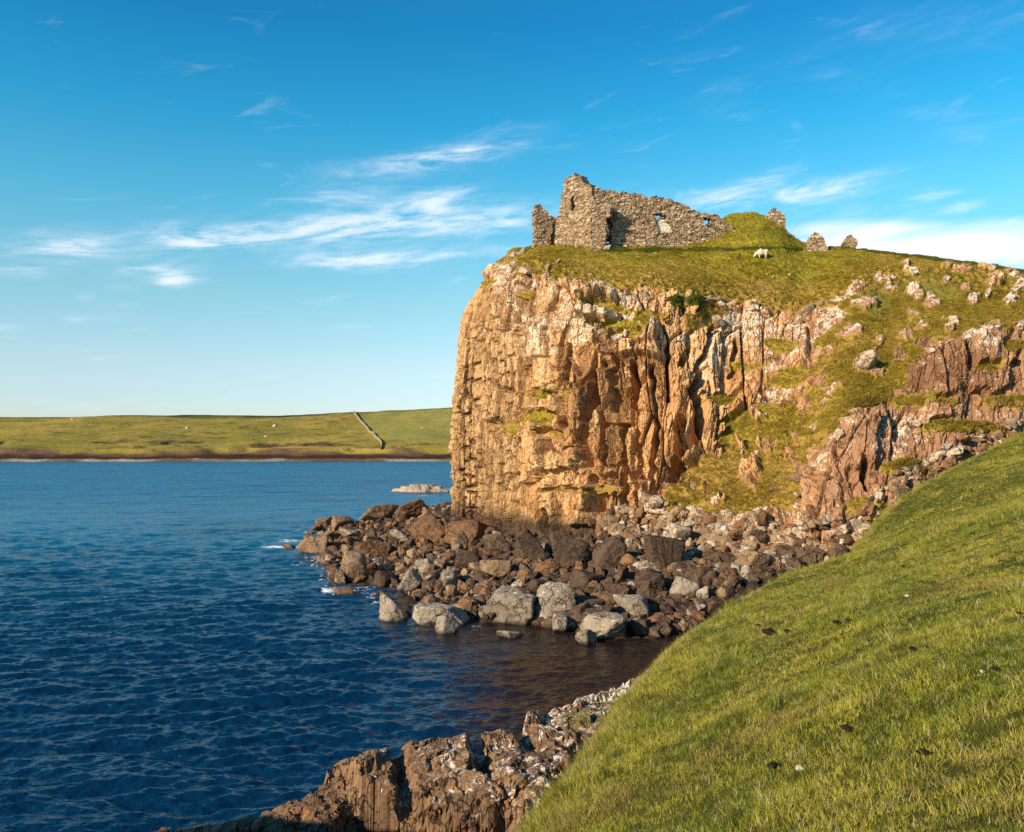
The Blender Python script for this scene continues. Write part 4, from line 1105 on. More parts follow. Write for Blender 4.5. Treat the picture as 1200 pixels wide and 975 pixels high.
# ================================================================== SKERRY
def build_skerry(mat):

    o0 = W(497, 577, 196); 
    X, Y = np.meshgrid(np.linspace(-9, 9, 150), np.linspace(-5, 5, 90))
    r = 1 - np.hypot(X / 7.2, Y / 3.6) + .22 * fbm(X * .5, Y * .5, seed=141, octv=4)
    st = .75 * sstep(.0, .10, r) + .55 * sstep(.30, .36, r + .1 * fbm(X, Y, seed=142)) + .45 * sstep(.55, .62, r + .2 * fbm(X * .8, Y * .8, seed=143))
    Z = -.9 + .9 * sstep(-.25, 0, r) + st * 1.0 + .16 * fbm(X * 1.5, Y * 1.5, seed=144, octv=3)
    me = np_mesh('skerry', np.stack([X, Y, Z], -1).reshape(-1, 3), grid_faces(*X.shape), [mat], True,
                 {'lichen': np.full(X.size, .20), 'wet': sstep(.25, .0, Z).ravel(), 'grass': np.zeros(X.size)})
    o = link('skerry', me, loc=(o0[0], o0[1], -.05))
    tag(o, 'flat pale layered skerry lying in the sea just left of the cliff', 'rock')

# ================================================================== RUINS
def wall_mesh(name, mat, P0, P1, outline, holes=(), thick=1.0, res=.13, seed=1, relief=.09, z0=-1.0):
    """a broken masonry wall standing on the line P0-P1 (plan), cut to an outline given in photo pixels"""
    P0, P1 = np.array(P0, float), np.array(P1, float)
    d = P1 - P0; L = np.hypot(*d); d /= L; nrm = np.array([d[1], -d[0]])       # towards the viewer for a left-to-right wall
    def to_plane(u, v):
        k = (u - U0) / F                         # x = k Y
        # P0 + a d = (kY, Y)
        den = d[0] - k * d[1]
        a = (k * P0[1] - P0[0]) / den; Y = P0[1] + a * d[1]
        return a, H - (v - V0) / F * Y
    out = [to_plane(*q) for q in outline]; hl = [[to_plane(*q) for q in h] for h in holes]
    amin, amax = min(q[0] for q in out), max(q[0] for q in out); zmin, zmax = min(q[1] for q in out), max(q[1] for q in out)
    na, nz = int((amax - amin) / res) + 2, int((zmax - zmin) / res) + 2
    ca, cz = np.meshgrid(amin + (np.arange(na - 1) + .5) * res, zmin + (np.arange(nz - 1) + .5) * res)
    wa = ca + .16 * fbm(ca * 1.7, cz * 1.7, seed=seed, octv=2) + .10 * vnoise(ca * 4.5, cz * 4.5, seed=seed + 1); wz = cz + .20 * fbm(ca * 1.9, cz * 1.9, seed=seed + 2, octv=2) + .12 * vnoise(ca * 4, cz * 4, seed=seed + 7)
    ins = in_poly(wa, wz, out)
    for h in hl: ins &= ~in_poly(wa, wz, h)
    ga, gz = np.meshgrid(amin + np.arange(na) * res, zmin + np.arange(nz) * res)
    ja = ga + res * .42 * vnoise(ga * 9.1, gz * 9.1, seed=seed + 3); jz = gz + res * .42 * vnoise(ga * 9.1, gz * 9.1, seed=seed + 4)
    V_ = []; sheets = []
    for side in (1, -1):
        f1, f2, r, _, _ = worley(ga / .60 + side * 9, gz / .27, seed=seed + 5)
        off = thick / 2 + relief * ((r - .5) * 1.6 - 1.1 * sstep(.16, 0, f2 - f1)) + .14 * fbm(ga * .5, gz * .5, seed=seed + 6 + side)
        x = P0[0] + d[0] * ja + nrm[0] * off * side; y = P0[1] + d[1] * ja + nrm[1] * off * side
        V_.append(np.stack([x, y, jz], -1).reshape(-1, 3))
    n = na * nz; idx = np.arange(n).reshape(nz, na)
    jj, ii = np.nonzero(ins)
    q = np.stack([idx[jj, ii], idx[jj, ii+1], idx[jj+1, ii+1], idx[jj+1, ii]], 1)
    faces = [q, q[:, ::-1] + n]
    pad = np.pad(ins, 1)
    for (dj, di, e) in ((-1, 0, (0, 1)), (1, 0, (2, 3)), (0, -1, (3, 0)), (0, 1, (1, 2))):
        nb = pad[jj + 1 + dj, ii + 1 + di]
        b = q[~nb]
        a0, a1 = b[:, e[0]], b[:, e[1]]
        faces.append(np.stack([a1, a0, a0 + n, a1 + n], 1))
    fc = np.concatenate(faces); vs = np.concatenate(V_)
    used, inv = np.unique(fc, return_inverse=True)
    return np_mesh(name, vs[used], inv.reshape(fc.shape), [mat], False)

def Zm(zx, zy): return (580 + zx / 3.53, 190 + zy / 3.53)
def build_ruins(M, bvh_head):
    mat = M['masonry']
    # the castle: a gable rising on the left, a square pier at its corner, a long wall falling to the right
    root = empty('castle_ruin', W(720, 288, 99.6))
    tag(root, 'broken stone castle with a pointed gable and long roofless wall on the clifftop', 'castle ruin')
    def add(nm, me, lab=None):
        o = link(nm, me, root); o.matrix_parent_inverse = Matrix.Translation(root.location).inverted()
        if lab: o['label'] = lab
        return o
    gable = [Zm(*q) for q in ((225,420),(232,330),(245,290),(252,262),(262,240),(272,222),(278,205),(284,180),(286,160),(290,140),(292,118),(296,96),(300,78),(312,64),(322,56),(338,54),(352,56),(368,66),(372,78),(384,86),(392,98),(404,104),(412,112),(418,150),(420,420))]
    slit = [Zm(*q) for q in ((328,148),(338,146),(341,170),(338,205),(326,208),(324,180))]
    A, B, C_ = W(645, 288, 103.5)[:2], W(697, 288, 98.6)[:2], W(850, 288, 100.2)[:2]
    add('gable_wall', wall_mesh('gable_wall', mat, A, B, gable, [slit], 1.1, .13, 11), 'tall pointed gable wall with a narrow slit window')
    pier = [Zm(*q) for q in ((396,430),(398,168),(405,162),(430,164),(452,168),(470,172),(478,176),(479,230),(462,236),(456,250),(455,430))]
    pa, pb = W(691, 288, 97.4)[:2], W(716, 288, 97.3)[:2]
    add('pier', wall_mesh('pier', mat, pa, pb, pier, (), 1.5, .13, 23), 'square corner pier with a dark opening on its right')
    long_ = [Zm(*q) for q in ((412,420),(414,112),(425,114),(436,120),(455,118),(470,124),(490,123),(505,130),(525,128),(548,136),(570,134),(592,142),(612,140),(640,150),(664,148),(690,156),(712,154),(735,164),(752,170),(770,180),(785,184),(800,198),(815,204),(840,206),(860,214),(880,214),(905,222),(915,232),(935,244),(940,262),(985,270),(985,420))]
    window = [Zm(*q) for q in ((655,218),(668,214),(690,217),(704,220),(702,238),(722,262),(732,290),(690,292),(672,278),(660,258))]
    hole = [Zm(*q) for q in ((862,236),(878,228),(888,238),(884,262),(866,264),(858,250))]
    door = [Zm(*q) for q in ((457,335),(456,262),(462,240),(476,234),(482,260),(480,335))]
    add('long_wall', wall_mesh('long_wall', mat, B, C_, long_, [window, hole, door], 1.1, .13, 37, relief=.10), 'long wall with a gap for a window, its top sloping down to the right')
    # the inner wall seen through the window
    rear = [Zm(*q) for q in ((430,330),(432,190),(450,180),(520,200),(600,215),(640,226),(668,240),(690,236),(735,240),(790,262),(830,330))]
    add('inner_wall', wall_mesh('inner_wall', mat, W(700, 288, 104.0)[:2], W(815, 288, 106.5)[:2], rear, (), .9, .16, 41))
    block = [Zm(*q) for q in ((664,300),(662,256),(676,244),(690,242),(706,240),(726,262),(738,300))]
    add('window_blocking', wall_mesh('window_blocking', M['pale_masonry'], W(760, 288, 99.35)[:2], W(795, 288, 99.75)[:2], block, (), .5, .13, 45, relief=.05), 'pale stones filling the lower half of the window gap')
    stub = [Zm(*q) for q in ((163,420),(160,300),(161,240),(162,205),(158,190),(162,179),(185,178),(190,192),(204,204),(216,210),(226,222),(238,232),(242,246),(236,268),(232,290),(222,310),(226,420))]
    o = link('wall_stub', wall_mesh('wall_stub', mat, W(625, 288, 102.0)[:2], W(650, 288, 102.6)[:2], stub, (), 1.2, .12, 51))
    tag(o, 'separate stub of castle wall standing alone nearest the cliff edge', 'ruined wall', 'outlying fragments of the ruin')
    rt = [Zm(*q) for q in ((1105,330),(1112,270),(1118,236),(1128,222),(1134,204),(1146,194),(1158,198),(1166,208),(1182,206),(1192,222),(1198,244),(1203,262),(1206,340))]
    o = link('wall_stub', wall_mesh('wall_stub', mat, W(892, 270, 102.6)[:2], W(925, 270, 102.0)[:2], rt, (), 1.6, .12, 61))
    tag(o, 'ragged stub of wall at the right side of the grassy mound by the castle', 'ruined wall', 'outlying fragments of the ruin')
    q = lambda x, y: (800 + x / 2.565, 260 + y / 2.565)
    s3 = [q(*k) for k in ((372,110),(374,62),(380,52),(390,42),(402,34),(414,40),(420,54),(424,68),(436,74),(440,92),(442,110))]
    o = link('wall_stub', wall_mesh('wall_stub', mat, W(944, 290, 98.2)[:2], W(974, 290, 97.4)[:2], s3, (), 1.8, .11, 71))
    tag(o, 'craggy pale stump of ruin on the skyline right of the mound', 'ruined wall', 'outlying fragments of the ruin')
    s4 = [q(*k) for k in ((480,110),(482,66),(488,52),(496,45),(506,44),(514,52),(520,64),(521,110))]
    o = link('wall_stub', wall_mesh('wall_stub', mat, W(985, 290, 101.)[:2], W(1006, 290, 100.6)[:2], s4, (), 1.7, .11, 81))
    tag(o, 'dark domed stump on the skyline, farthest right of the ruins', 'ruined wall', 'outlying fragments of the ruin')

# ================================================================== SHEEP
def build_sheep(M, bvh_head):
    p, n = shoot(bvh_head, 892, 303)
    root = empty('sheep', p, 0)
    tag(root, 'white sheep grazing on the clifftop turf right of the castle', 'sheep')
    # body: one skin, nose down to the grass, facing left
    verts = [(.42,0,.62),(.18,0,.66),(-.12,0,.66),(-.36,0,.62),(-.56,0,.48),(-.72,0,.26),(-.80,0,.12),
             (.40,.15,.42),(.46,.15,.22),(.43,.15,.02),(.40,-.15,.42),(.46,-.15,.22),(.43,-.15,.02),
             (-.34,.14,.40),(-.34,.14,.20),(-.35,.14,.02),(-.30,-.14,.40),(-.24,-.14,.20),(-.23,-.14,.02),(.62,0,.52),(.66,0,.36)]
    edges = [(0,1),(1,2),(2,3),(3,4),(4,5),(5,6),(0,7),(7,8),(8,9),(0,10),(10,11),(11,12),(3,13),(13,14),(14,15),(3,16),(16,17),(17,18),(0,19),(19,20)]
    rad = [.27,.31,.31,.26,.16,.10,.055,.12,.05,.04,.12,.05,.04,.11,.05,.04,.11,.05,.04,.07,.05]
    me = bpy.data.meshes.new('body'); me.from_pydata(verts, edges, [])
    o = link('body', me, root)
    sk = o.modifiers.new('skin', 'SKIN'); sv = me.skin_vertices[0].data
    for i, r in enumerate(rad): sv[i].radius = (r, r)
    sv[1].use_root = True
    ss = o.modifiers.new('sub', 'SUBSURF'); ss.levels = ss.render_levels = 2
    me.materials.append(M['wool'])
    for sy in (1, -1):
        ev = np.array([(-.66,sy*.09,.33),(-.60,sy*.21,.34),(-.62,sy*.20,.28),(-.64,sy*.10,.27),(-.63,sy*.10,.35),(-.585,sy*.20,.355)])
        ef = np.array([[0,1,2,3],[0,4,5,1],[3,2,5,4]])
        link('ear', np_mesh('ear', ev, ef, [M['wool']], True), root)
    root.scale = (1.06,) * 3
    root.rotation_euler = (0, 0, .15)

# ================================================================== SMALL THINGS ON THE MEADOW
def build_meadow_bits(M, bvh_ground):
    v0, f0 = ico(3)
    rg = np.random.default_rng(9)
    q = lambda x, y: (700 + x / 2.052, 500 + y / 2.052)
    clods = [(*q(413,503),16,'widest dark dung clod on the meadow, left of its smaller neighbour'),(*q(456,498),9,'smaller dark dung clod right beside the widest one'),
             (*q(574,478),10,'dark flat dung patch left of a pair in mid meadow'),(*q(605,473),8,'dark round dung clod at the right of the pair in mid meadow'),
             (*q(757,543),10,'dark dung patch left of the pair farther right on the meadow'),(*q(790,538),7,'small dark dung clod right of the pair farther right'),
             (*q(866,268),9,'dark dung patch high on the far meadow, left one of two'),(*q(902,262),6,'small dark dung clod high on the far meadow, right one of two'),
             (*q(738,342),7,'lone small dark dung clod on the upper meadow'),(*q(1014,458),7,'dark dung clod at the right edge of the meadow'),(*q(386,484),7,'small dark dung scrap above and left of the widest clod'),
             (*q(422,828),14,'dark bare clod close to the viewer beside the white scrap'),(*q(785,800),16,'dark clod low in the near grass on the right'),(*q(600,738),14,'dark clod in the middle of the near grass'),(*q(958,594),9,'dark clod beside a pale stone on the right of the meadow')]
    for i, (u, v, w, lab) in enumerate(clods):
        p, n = shoot(bvh_ground, u, v)
        if p is None: continue
        s = w / F * p.y / 2 * .95
        x = v0 * (1 + .30 * fbm(v0[:,0]*2.2, v0[:,1]*2.2, v0[:,2]*2.2 + i * 7, seed=i, octv=3))[:, None] * np.array([1, .85, .45]) * s
        o = link('dung_clod', np_mesh('dung_clod', x, f0, [M['dung']], True), loc=p + Vector((0, 0, s * .35 + .05)))
        o.rotation_euler = (0, 0, rg.uniform(0, 6))
        tag(o, lab, 'dung', 'dark clods on the meadow')
    stones = [(*q(486,826),13,'largest white stone in the near grass, beside a dark clod'),(*q(550,904),7,'small white stone lowest in the near grass'),(*q(926,592),8,'pale stone beside a dark clod on the right of the meadow'),(*q(664,674),7,'pale stone in the middle of the meadow'),
              (*q(494,640),7,'small pale stone below the reddish scrap on the left meadow'),(*q(921,684),9,'pale stone on the right meadow below the one by the clod'),(*q(712,632),8,'pale stone above right of the one in mid meadow'),(*q(745,410),8,'pale tussock stone on the upper middle meadow')]
    for i, (u, v, w, lab) in enumerate(stones):
        p, n = shoot(bvh_ground, u, v)
        if p is None: continue
        s = w / F * p.y / 2
        me = boulder_mesh('stone', 1500 + i, (1.1, .8, .6), .8, 12, M['white'])
        o = link('stone', me, loc=p + Vector((0, 0, s * .35))); o.scale = (s,) * 3; o.rotation_euler = (0, 0, rg.uniform(0, 6))
        tag(o, lab, 'stone', 'pale stones in the meadow grass')

# ================================================================== FAR WALL, FENCE, STONES
def build_far_bits(M, bvh_far):
    path = [(409,477.5),(414,482),(420,489),(426,496),(432,503),(438,510),(444,515.5),(447,519),(448,526)]
    pts = []
    for u, v in path:
        p, n = shoot(bvh_far, u, v + 1.0)
        if p is not None: pts.append(p)
    d = [0]
    for a, b in zip(pts, pts[1:]): d.append(d[-1] + (b - a).length)
    N_ = 160; t = np.linspace(0, d[-1], N_)
    xy = np.stack([np.interp(t, d, [p[k] for p in pts]) for k in range(2)], -1)
    xy[:, 0] += 1.2 * fbm(t * .02, t * 0, seed=151)
    zz = np.array([(drop(bvh_far, float(x), float(y))[0] or Vector((0, 0, 0))).z for x, y in xy])
    tg = np.gradient(xy, axis=0); tg /= np.linalg.norm(tg, axis=1, keepdims=True); nr = np.stack([-tg[:, 1], tg[:, 0]], -1)
    prof = [(-.75, -.5), (-.6, 1.5), (-.2, 1.95), (.2, 1.95), (.6, 1.5), (.75, -.5)]
    V_ = []
    for a, h in prof:
        j = .15 * vnoise(t * .6 + a * 9, t * 0 + h, seed=152)
        V_.append(np.stack([xy[:, 0] + nr[:, 0] * (a * .55), xy[:, 1] + nr[:, 1] * (a * .55), zz + h * .8 + (j if h > 0 else 0)], -1))
    V_ = np.stack(V_, 0)
    o = link('stone_wall', np_mesh('stone_wall', V_.reshape(-1, 3), grid_faces(len(prof), N_), [M['farwall']], False))
    tag(o, 'dry stone wall running down the far hillside to the shore', 'stone wall')
    # a post-and-wire fence crossing the pale field
    fp = [shoot(bvh_far, u, v)[0] for u, v in [(450 + i * 4.6, 517.5 - i * .28) for i in range(18)]]
    fp = [p for p in fp if p is not None]
    if len(fp) > 3:
        r = empty('wire_fence', fp[0]); tag(r, 'thin post and wire fence along the lower edge of the far pale field', 'fence')
        bx = np.array([(-.13,-.13,-.4),(.13,-.13,-.4),(.13,.13,-.4),(-.13,.13,-.4),(-.10,-.10,1.3),(.10,-.10,1.3),(.10,.10,1.32),(-.10,.10,1.28)])
        bf = np.array([[0,1,5,4],[1,2,6,5],[2,3,7,6],[3,0,4,7],[4,5,6,7],[3,2,1,0]])
        pm = np_mesh('post', bx, bf, [M['post']], False)
        for p in fp:
            o = link('post', pm, r); o.location = p - fp[0]
        wv, wf = [], []
        for a, b in zip(fp, fp[1:]):
            for h in (.5, 1.0):
                k = len(wv)
                for pp in (a, b): wv += [tuple(pp - fp[0] + Vector((0, 0, h))), tuple(pp - fp[0] + Vector((0, 0, h + .03)))]
                wf.append([k, k + 2, k + 3, k + 1])
        link('wire', np_mesh('wire', np.array(wv), np.array(wf), [M['post']], False), r)
    rg = np.random.default_rng(3)
    for i, (u, v, w, lab) in enumerate([(322,500,5,'largest white rock on the far hillside, halfway up'),(311,512,3.5,'small white rock low on the far hillside under the largest'),(219,502,4,'white rock on the far hillside left of the largest'),(365,484,3.5,'white rock near the top of the far hillside'),(495,502,3,'tiny white rock in the pale far field'),(85,492,3.5,'white rock far left on the distant hillside')]):
        p, n = shoot(bvh_far, u, v)
        if p is None: continue
        s = w / F * p.y / 2
        o = link('boulder', boulder_mesh('far_rock', 1700 + i, (1.2, .9, .7), .8, 12, M['white']), loc=p + Vector((0, 0, s * .4))); o.scale = (s,) * 3
        tag(o, lab, 'boulder', 'white rocks on the far hillside')

# ================================================================== GRASS
def tuft_mesh(name, mat, seed, blades, hgt, spread, width):
    rg = np.random.default_rng(seed); V_, F_ = [], []
    for b in range(blades):
        a = rg.uniform(0, 6.28); rr = spread * math.sqrt(rg.random()); x, y = rr * math.cos(a), rr * math.sin(a)
        h = hgt * rg.uniform(.5, 1.1); lean = rg.uniform(.15, 1.05) * h; la = a + rg.normal(0, .8) ; w = width * rg.uniform(.6, 1.2)
        fa = rg.uniform(0, 6.28); wx, wy = math.cos(fa) * w / 2, math.sin(fa) * w / 2
        k = len(V_)
        for t, ww in ((0, 1), (.45, .85), (.8, .5), (1, .06)):
            cx = x + math.cos(la) * lean * t ** 2; cy = y + math.sin(la) * lean * t ** 2; cz = h * (t - .18 * t * t) - .02
            V_ += [(cx - wx * ww, cy - wy * ww, cz), (cx + wx * ww, cy + wy * ww, cz)]
        F_ += [(k + 2*i, k + 2*i + 1, k + 2*i + 3, k + 2*i + 2) for i in range(3)]
    return np_mesh(name, np.array(V_), np.array(F_), [mat], True)

def scatter(name, pts, scl, idx, coll, label, rot_seed=1):
    me = bpy.data.meshes.new(name); n = len(pts)
    me.vertices.add(n); me.vertices.foreach_set('co', np.ascontiguousarray(pts, np.float32).ravel())
    rg = np.random.default_rng(rot_seed)
    rot = np.stack([rg.normal(0, .12, n), rg.normal(0, .12, n), rg.uniform(0, 6.28, n)], -1).astype(np.float32)
    me.attributes.new('rot', 'FLOAT_VECTOR', 'POINT').data.foreach_set('vector', rot.ravel())
    me.attributes.new('scl', 'FLOAT', 'POINT').data.foreach_set('value', np.ascontiguousarray(scl, np.float32))
    me.attributes.new('idx', 'INT', 'POINT').data.foreach_set('value', np.ascontiguousarray(idx, np.int32))
    o = link(name, me)
    g = bpy.data.node_groups.new(name + '_scatter', 'GeometryNodeTree')
    g.interface.new_socket('Geometry', in_out='INPUT', socket_type='NodeSocketGeometry')
    g.interface.new_socket('Geometry', in_out='OUTPUT', socket_type='NodeSocketGeometry')
    N = g.nodes; Lk = g.links
    gi, go = N.new('NodeGroupInput'), N.new('NodeGroupOutput')
    ci = N.new('GeometryNodeCollectionInfo'); ci.inputs['Collection'].default_value = coll
    ci.inputs['Separate Children'].default_value = True; ci.inputs['Reset Children'].default_value = True
    ip = N.new('GeometryNodeInstanceOnPoints'); ip.inputs['Pick Instance'].default_value = True
    def at(nm, dt):
        a = N.new('GeometryNodeInputNamedAttribute'); a.data_type = dt; a.inputs['Name'].default_value = nm; return a.outputs['Attribute']
    e2r = N.new('FunctionNodeEulerToRotation'); Lk.new(at('rot', 'FLOAT_VECTOR'), e2r.inputs[0])
    Lk.new(gi.outputs[0], ip.inputs['Points']); Lk.new(ci.outputs[0], ip.inputs['Instance'])
    Lk.new(at('idx', 'INT'), ip.inputs['Instance Index']); Lk.new(e2r.outputs[0], ip.inputs['Rotation']); Lk.new(at('scl', 'FLOAT'), ip.inputs['Scale'])
    Lk.new(ip.outputs[0], go.inputs[0])
    md = o.modifiers.new('scatter', 'NODES'); md.node_group = g
    tag(o, label, 'grass', kind='stuff')
    return o

def tuft_collection(name, mat, specs):
    c = bpy.data.collections.new(name)
    for i, sp in enumerate(specs):
        o = bpy.data.objects.new('%s_%02d' % (name, i), tuft_mesh('%s_%02d' % (name, i), mat, 300 + i, *sp)); c.objects.link(o)
    return c

def build_grass(M):
    rg = np.random.default_rng(21)
    near = tuft_collection('meadow_tuft', M['blades'], [(12,.15,.13,.012),(12,.20,.14,.012),(11,.26,.12,.011),(14,.11,.15,.013),(9,.33,.08,.009),(11,.18,.15,.014)])
    pts, scl, idx = [], [], []
    for y0, y1, dens in ((4.5, 10, 300), (10, 16, 230), (16, 24, 150), (24, 36, 95), (36, 64, 48)):
        xa, xb = -1.5, .72 * y1 + 1
        n = int((xb - xa) * (y1 - y0) * dens)
        x, y = rg.uniform(xa, xb, n), rg.uniform(y0, y1, n)
        keep = (x < .72 * y + .5) & (x > -.16 * y)
        x, y = x[keep], y[keep]
        sd, _ = poly_sd(x, y, EDGE)
        k = (sd > -1.2) ; x, y, sd = x[k], y[k], sd[k]
        z, _ = meadow_z(x, y)
        lim = np.interp(x, [0, 20, 24, 30, 37, 45, 66], [60, 56, 59, 62, 66, 70, 80])
        k = (y < lim) & ~((np.hypot((x - 10.9) / 2.0, (y - 37.5) / 1.1) < 1) & (rg.random(len(x)) < .7)); x, y, z, sd = x[k], y[k], z[k], sd[k]
        tus = fbm(x * .75, y * .75, seed=161, octv=3) + .5 * fbm(x * .16, y * .16, seed=162)
        s = (.50 + .55 * sstep(-.05, .5, tus)) * rg.uniform(.7, 1.25, len(x)) * (1 + .35 * sstep(1.2, .0, np.abs(sd)))
        s *= np.interp(y, [5, 12, 30, 60], [.85, .95, 1.05, 1.25])
        i = np.where(tus > .38, rg.choice([1, 2, 1, 3], len(x)), rg.choice([0, 5, 1, 3, 5], len(x)))
        i = np.where((np.abs(sd) < .8) & (rg.random(len(x)) < .4), 4, i)
        pts.append(np.stack([x, y, z], -1)); scl.append(s); idx.append(i)
    scatter('grass', np.concatenate(pts), np.concatenate(scl), np.concatenate(idx), near, 'short green and straw-coloured grass covering the near meadow')
    # dead stalks: thick along the brink, and in odd tufts over the slope
    st = tuft_collection('straw_tuft', mat_straw(), [(9,.17,.10,.008),(8,.24,.09,.007),(12,.12,.14,.009)])
    t = rg.uniform(0, len(E_W) - 1.001, 2600); e = np.array(E_W); i0 = t.astype(int); f = (t - i0)[:, None]
    a = e[i0, :2] * (1 - f) + e[i0 + 1, :2] * f + rg.normal(0, .28, (len(t), 2))
    y = rg.uniform(6, 58, 14000); x = rg.uniform(-.05, .70, 14000) * y
    q = fbm(x * .35, y * .35, seed=181, octv=4) + rg.normal(0, .2, len(x)); kk = (q > .22) & (poly_sd(x, y, EDGE)[0] > 0) & (rg.random(len(x)) < .28)
    b = np.stack([x[kk], y[kk]], -1); b = b[b[:, 1] < np.interp(b[:, 0], [0, 20, 24, 30, 37, 45], [60, 56, 59, 62, 66, 70])]
    xy = np.concatenate([a, b]); z, _ = meadow_z(xy[:, 0], xy[:, 1])
    scatter('grass', np.column_stack([xy, z]), rg.uniform(.6, 1.15, len(xy)), rg.integers(0, 3, len(xy)), st, 'dead straw-coloured grass along the brink of the meadow and in scattered tufts', 5)
    # shaggy turf of the headland
    far = tuft_collection('cliff_tuft', M['cblades'], [(22,.20,.20,.030),(22,.28,.22,.032),(18,.36,.18,.030)])
    P = HEAD['P']; g = HEAD['grass']; n_ = HEAD['N'][..., 2]
    ok = (g > .6) & HEAD['front'] & (HEAD['T'] > 1.2) & (HEAD['T'] < 5.35) & (HEAD['U'] < 1260) & (n_ > .25) & (HEAD['shrub'] < .5)
    ii = np.argwhere(ok)
    pick = ii[rg.choice(len(ii), min(52000, len(ii)), replace=False)]
    p = P[pick[:, 0], pick[:, 1]]
    s = rg.uniform(.45, 1.0, len(p)) * (.6 + .6 * sstep(-.2, .5, fbm(p[:,0] * .4, p[:,1] * .4, p[:,2] * .4, seed=171)))
    s *= np.where((HEAD['T'][pick[:, 0], pick[:, 1]] > 4.4), .72, 1.0)
    scatter('grass', p, s, rg.integers(0, 3, len(p)), far, 'rough yellow-green grass on the clifftop and in the gully of the headland', 2)
    # heath and nettles: the dark strip under the castle, the scrub patch on the slope
    dk = tuft_collection('scrub_tuft', M['scrub'], [(30,.20,.24,.05),(30,.26,.24,.05)])
    ok = (HEAD['shrub'] > .66) & HEAD['front'] & (HEAD['U'] < 1230) & (HEAD['T'] < 5.4)
    ii = np.argwhere(ok)
    pick = ii[rg.choice(len(ii), min(5200, len(ii)), replace=False)]; p = P[pick[:, 0], pick[:, 1]]
    o = scatter('scrub', p, rg.uniform(.5, 1.0, len(p)), rg.integers(0, 2, len(p)), dk, 'dark green scrub below the castle wall and on the slope', 3)
    o['category'] = 'scrub'
# ================================================================== SKY, SUN, CAMERA
SUN_AZ = math.radians(-128)     # direction towards the sun, measured clockwise from straight ahead (+Y): behind us, to the left
SUN_EL = math.radians(23)
def build_light():
    w = bpy.data.worlds.new('World'); SC.world = w; w.use_nodes = True
    k = NT(w.node_tree)
    sky = k.n('ShaderNodeTexSky', sky_type='NISHITA', sun_disc=False)
    sky.sun_elevation = SUN_EL; sky.sun_rotation = SUN_AZ
    sky.air_density = 1.0; sky.dust_density = .25; sky.ozone_density = 2.2; sky.altitude = 20
    d = k.n('ShaderNodeTexCoord').outputs['Generated']
    sep = k.n('ShaderNodeSeparateXYZ', ins={0: d})
    x, y, z = sep.outputs
    az = k.m('ARCTAN2', x, y)
    el = k.m('ARCSINE', z)
    hs = k.n('ShaderNodeHueSaturation', ins={'Hue': .5, 'Saturation': SKY_SAT, 'Value': 1.0, 'Color': sky.outputs[0]})
    grade = k.ramp(k.m('MULTIPLY', el, 1.0), SKY_RAMP)
    col = k.mix(1.0, hs.outputs[0], grade, 'MULTIPLY')
    # wisps of cirrus and a bank of low cloud, at their bearings
    def blob(u, v, ru, rv, tilt, amp):
        a0 = math.atan((u - U0) / F); cs = math.cos(a0); e0 = math.atan((V0 - v) / F * cs)
        ra, re = ru / F * cs * cs, rv / F * cs
        da = k.m('SUBTRACT', az, a0); de = k.m('SUBTRACT', el, e0)
        ct, st = math.cos(tilt), math.sin(tilt)
        p = k.m('ADD', k.m('MULTIPLY', da, ct / ra), k.m('MULTIPLY', de, st / ra))
        q = k.m('ADD', k.m('MULTIPLY', da, -st / re), k.m('MULTIPLY', de, ct / re))
        r2 = k.m('ADD', k.m('MULTIPLY', p, p), k.m('MULTIPLY', q, q))
        return k.m('MULTIPLY', k.m('EXPONENT', k.m('MULTIPLY', r2, -1.0)), amp)
    total = None
    for b in CLOUDS:
        g = blob(*b); total = g if total is None else k.m('ADD', total, g)
    cv = k.n('ShaderNodeCombineXYZ', ins={0: k.m('MULTIPLY', az, 1.0), 1: k.m('MULTIPLY', k.m('SUBTRACT', el, k.m('MULTIPLY', az, .12)), 4.5), 2: .3})
    n1 = k.noise(cv.outputs[0], 9.0, 8, .62, dist=.9)
    n2 = k.noise(cv.outputs[0], 30.0, 6, .65)
    tex = k.m('ADD', k.m('MULTIPLY', k.m('SUBTRACT', n1, .5), 4.5), k.m('MULTIPLY', k.m('SUBTRACT', n2, .5), 2.4))
    bank = k.m('ADD', blob(1120, 290, 210, 26, -.07, 1.25), blob(980, 268, 90, 14, -.02, .5))
    dens = k.m('MULTIPLY', total, k.m('ADD', 1.0, tex), None, False)
    dens = k.m('MULTIPLY', k.step(dens, .0, 1.9), .64)
    bd = k.m('MULTIPLY', bank, k.m('ADD', .9, k.m('MULTIPLY', k.m('SUBTRACT', n1, .5), 1.6)))
    dens = k.m('MAXIMUM', dens, k.m('MULTIPLY', k.step(bd, .12, .95), .85))
    faint = k.m('MULTIPLY', k.step(n1, .58, .75), k.m('MULTIPLY', k.step(el, .75, .15), .12))
    dens = k.m('MINIMUM', k.m('ADD', dens, faint), .92)
    col = k.mix(dens, col, CLOUD_COL)
    bg = k.n('ShaderNodeBackground', ins={0: col, 1: SKY_STR})
    k.n('ShaderNodeOutputWorld', ins={0: bg.outputs[0]})
    s = bpy.data.lights.new('Sun', 'SUN'); s.energy = SUN_STR; s.angle = math.radians(.55); s.color = (1.0, .80, .56)
    o = bpy.data.objects.new('Sun', s); COL.objects.link(o)
    dv = Vector((math.sin(SUN_AZ) * math.cos(SUN_EL), math.cos(SUN_AZ) * math.cos(SUN_EL), math.sin(SUN_EL)))
    o.rotation_euler = (-dv).to_track_quat('-Z', 'Y').to_euler(); o.location = dv * 300
SKY_SAT, SKY_STR, SUN_STR = 1.0, .11, 5.0
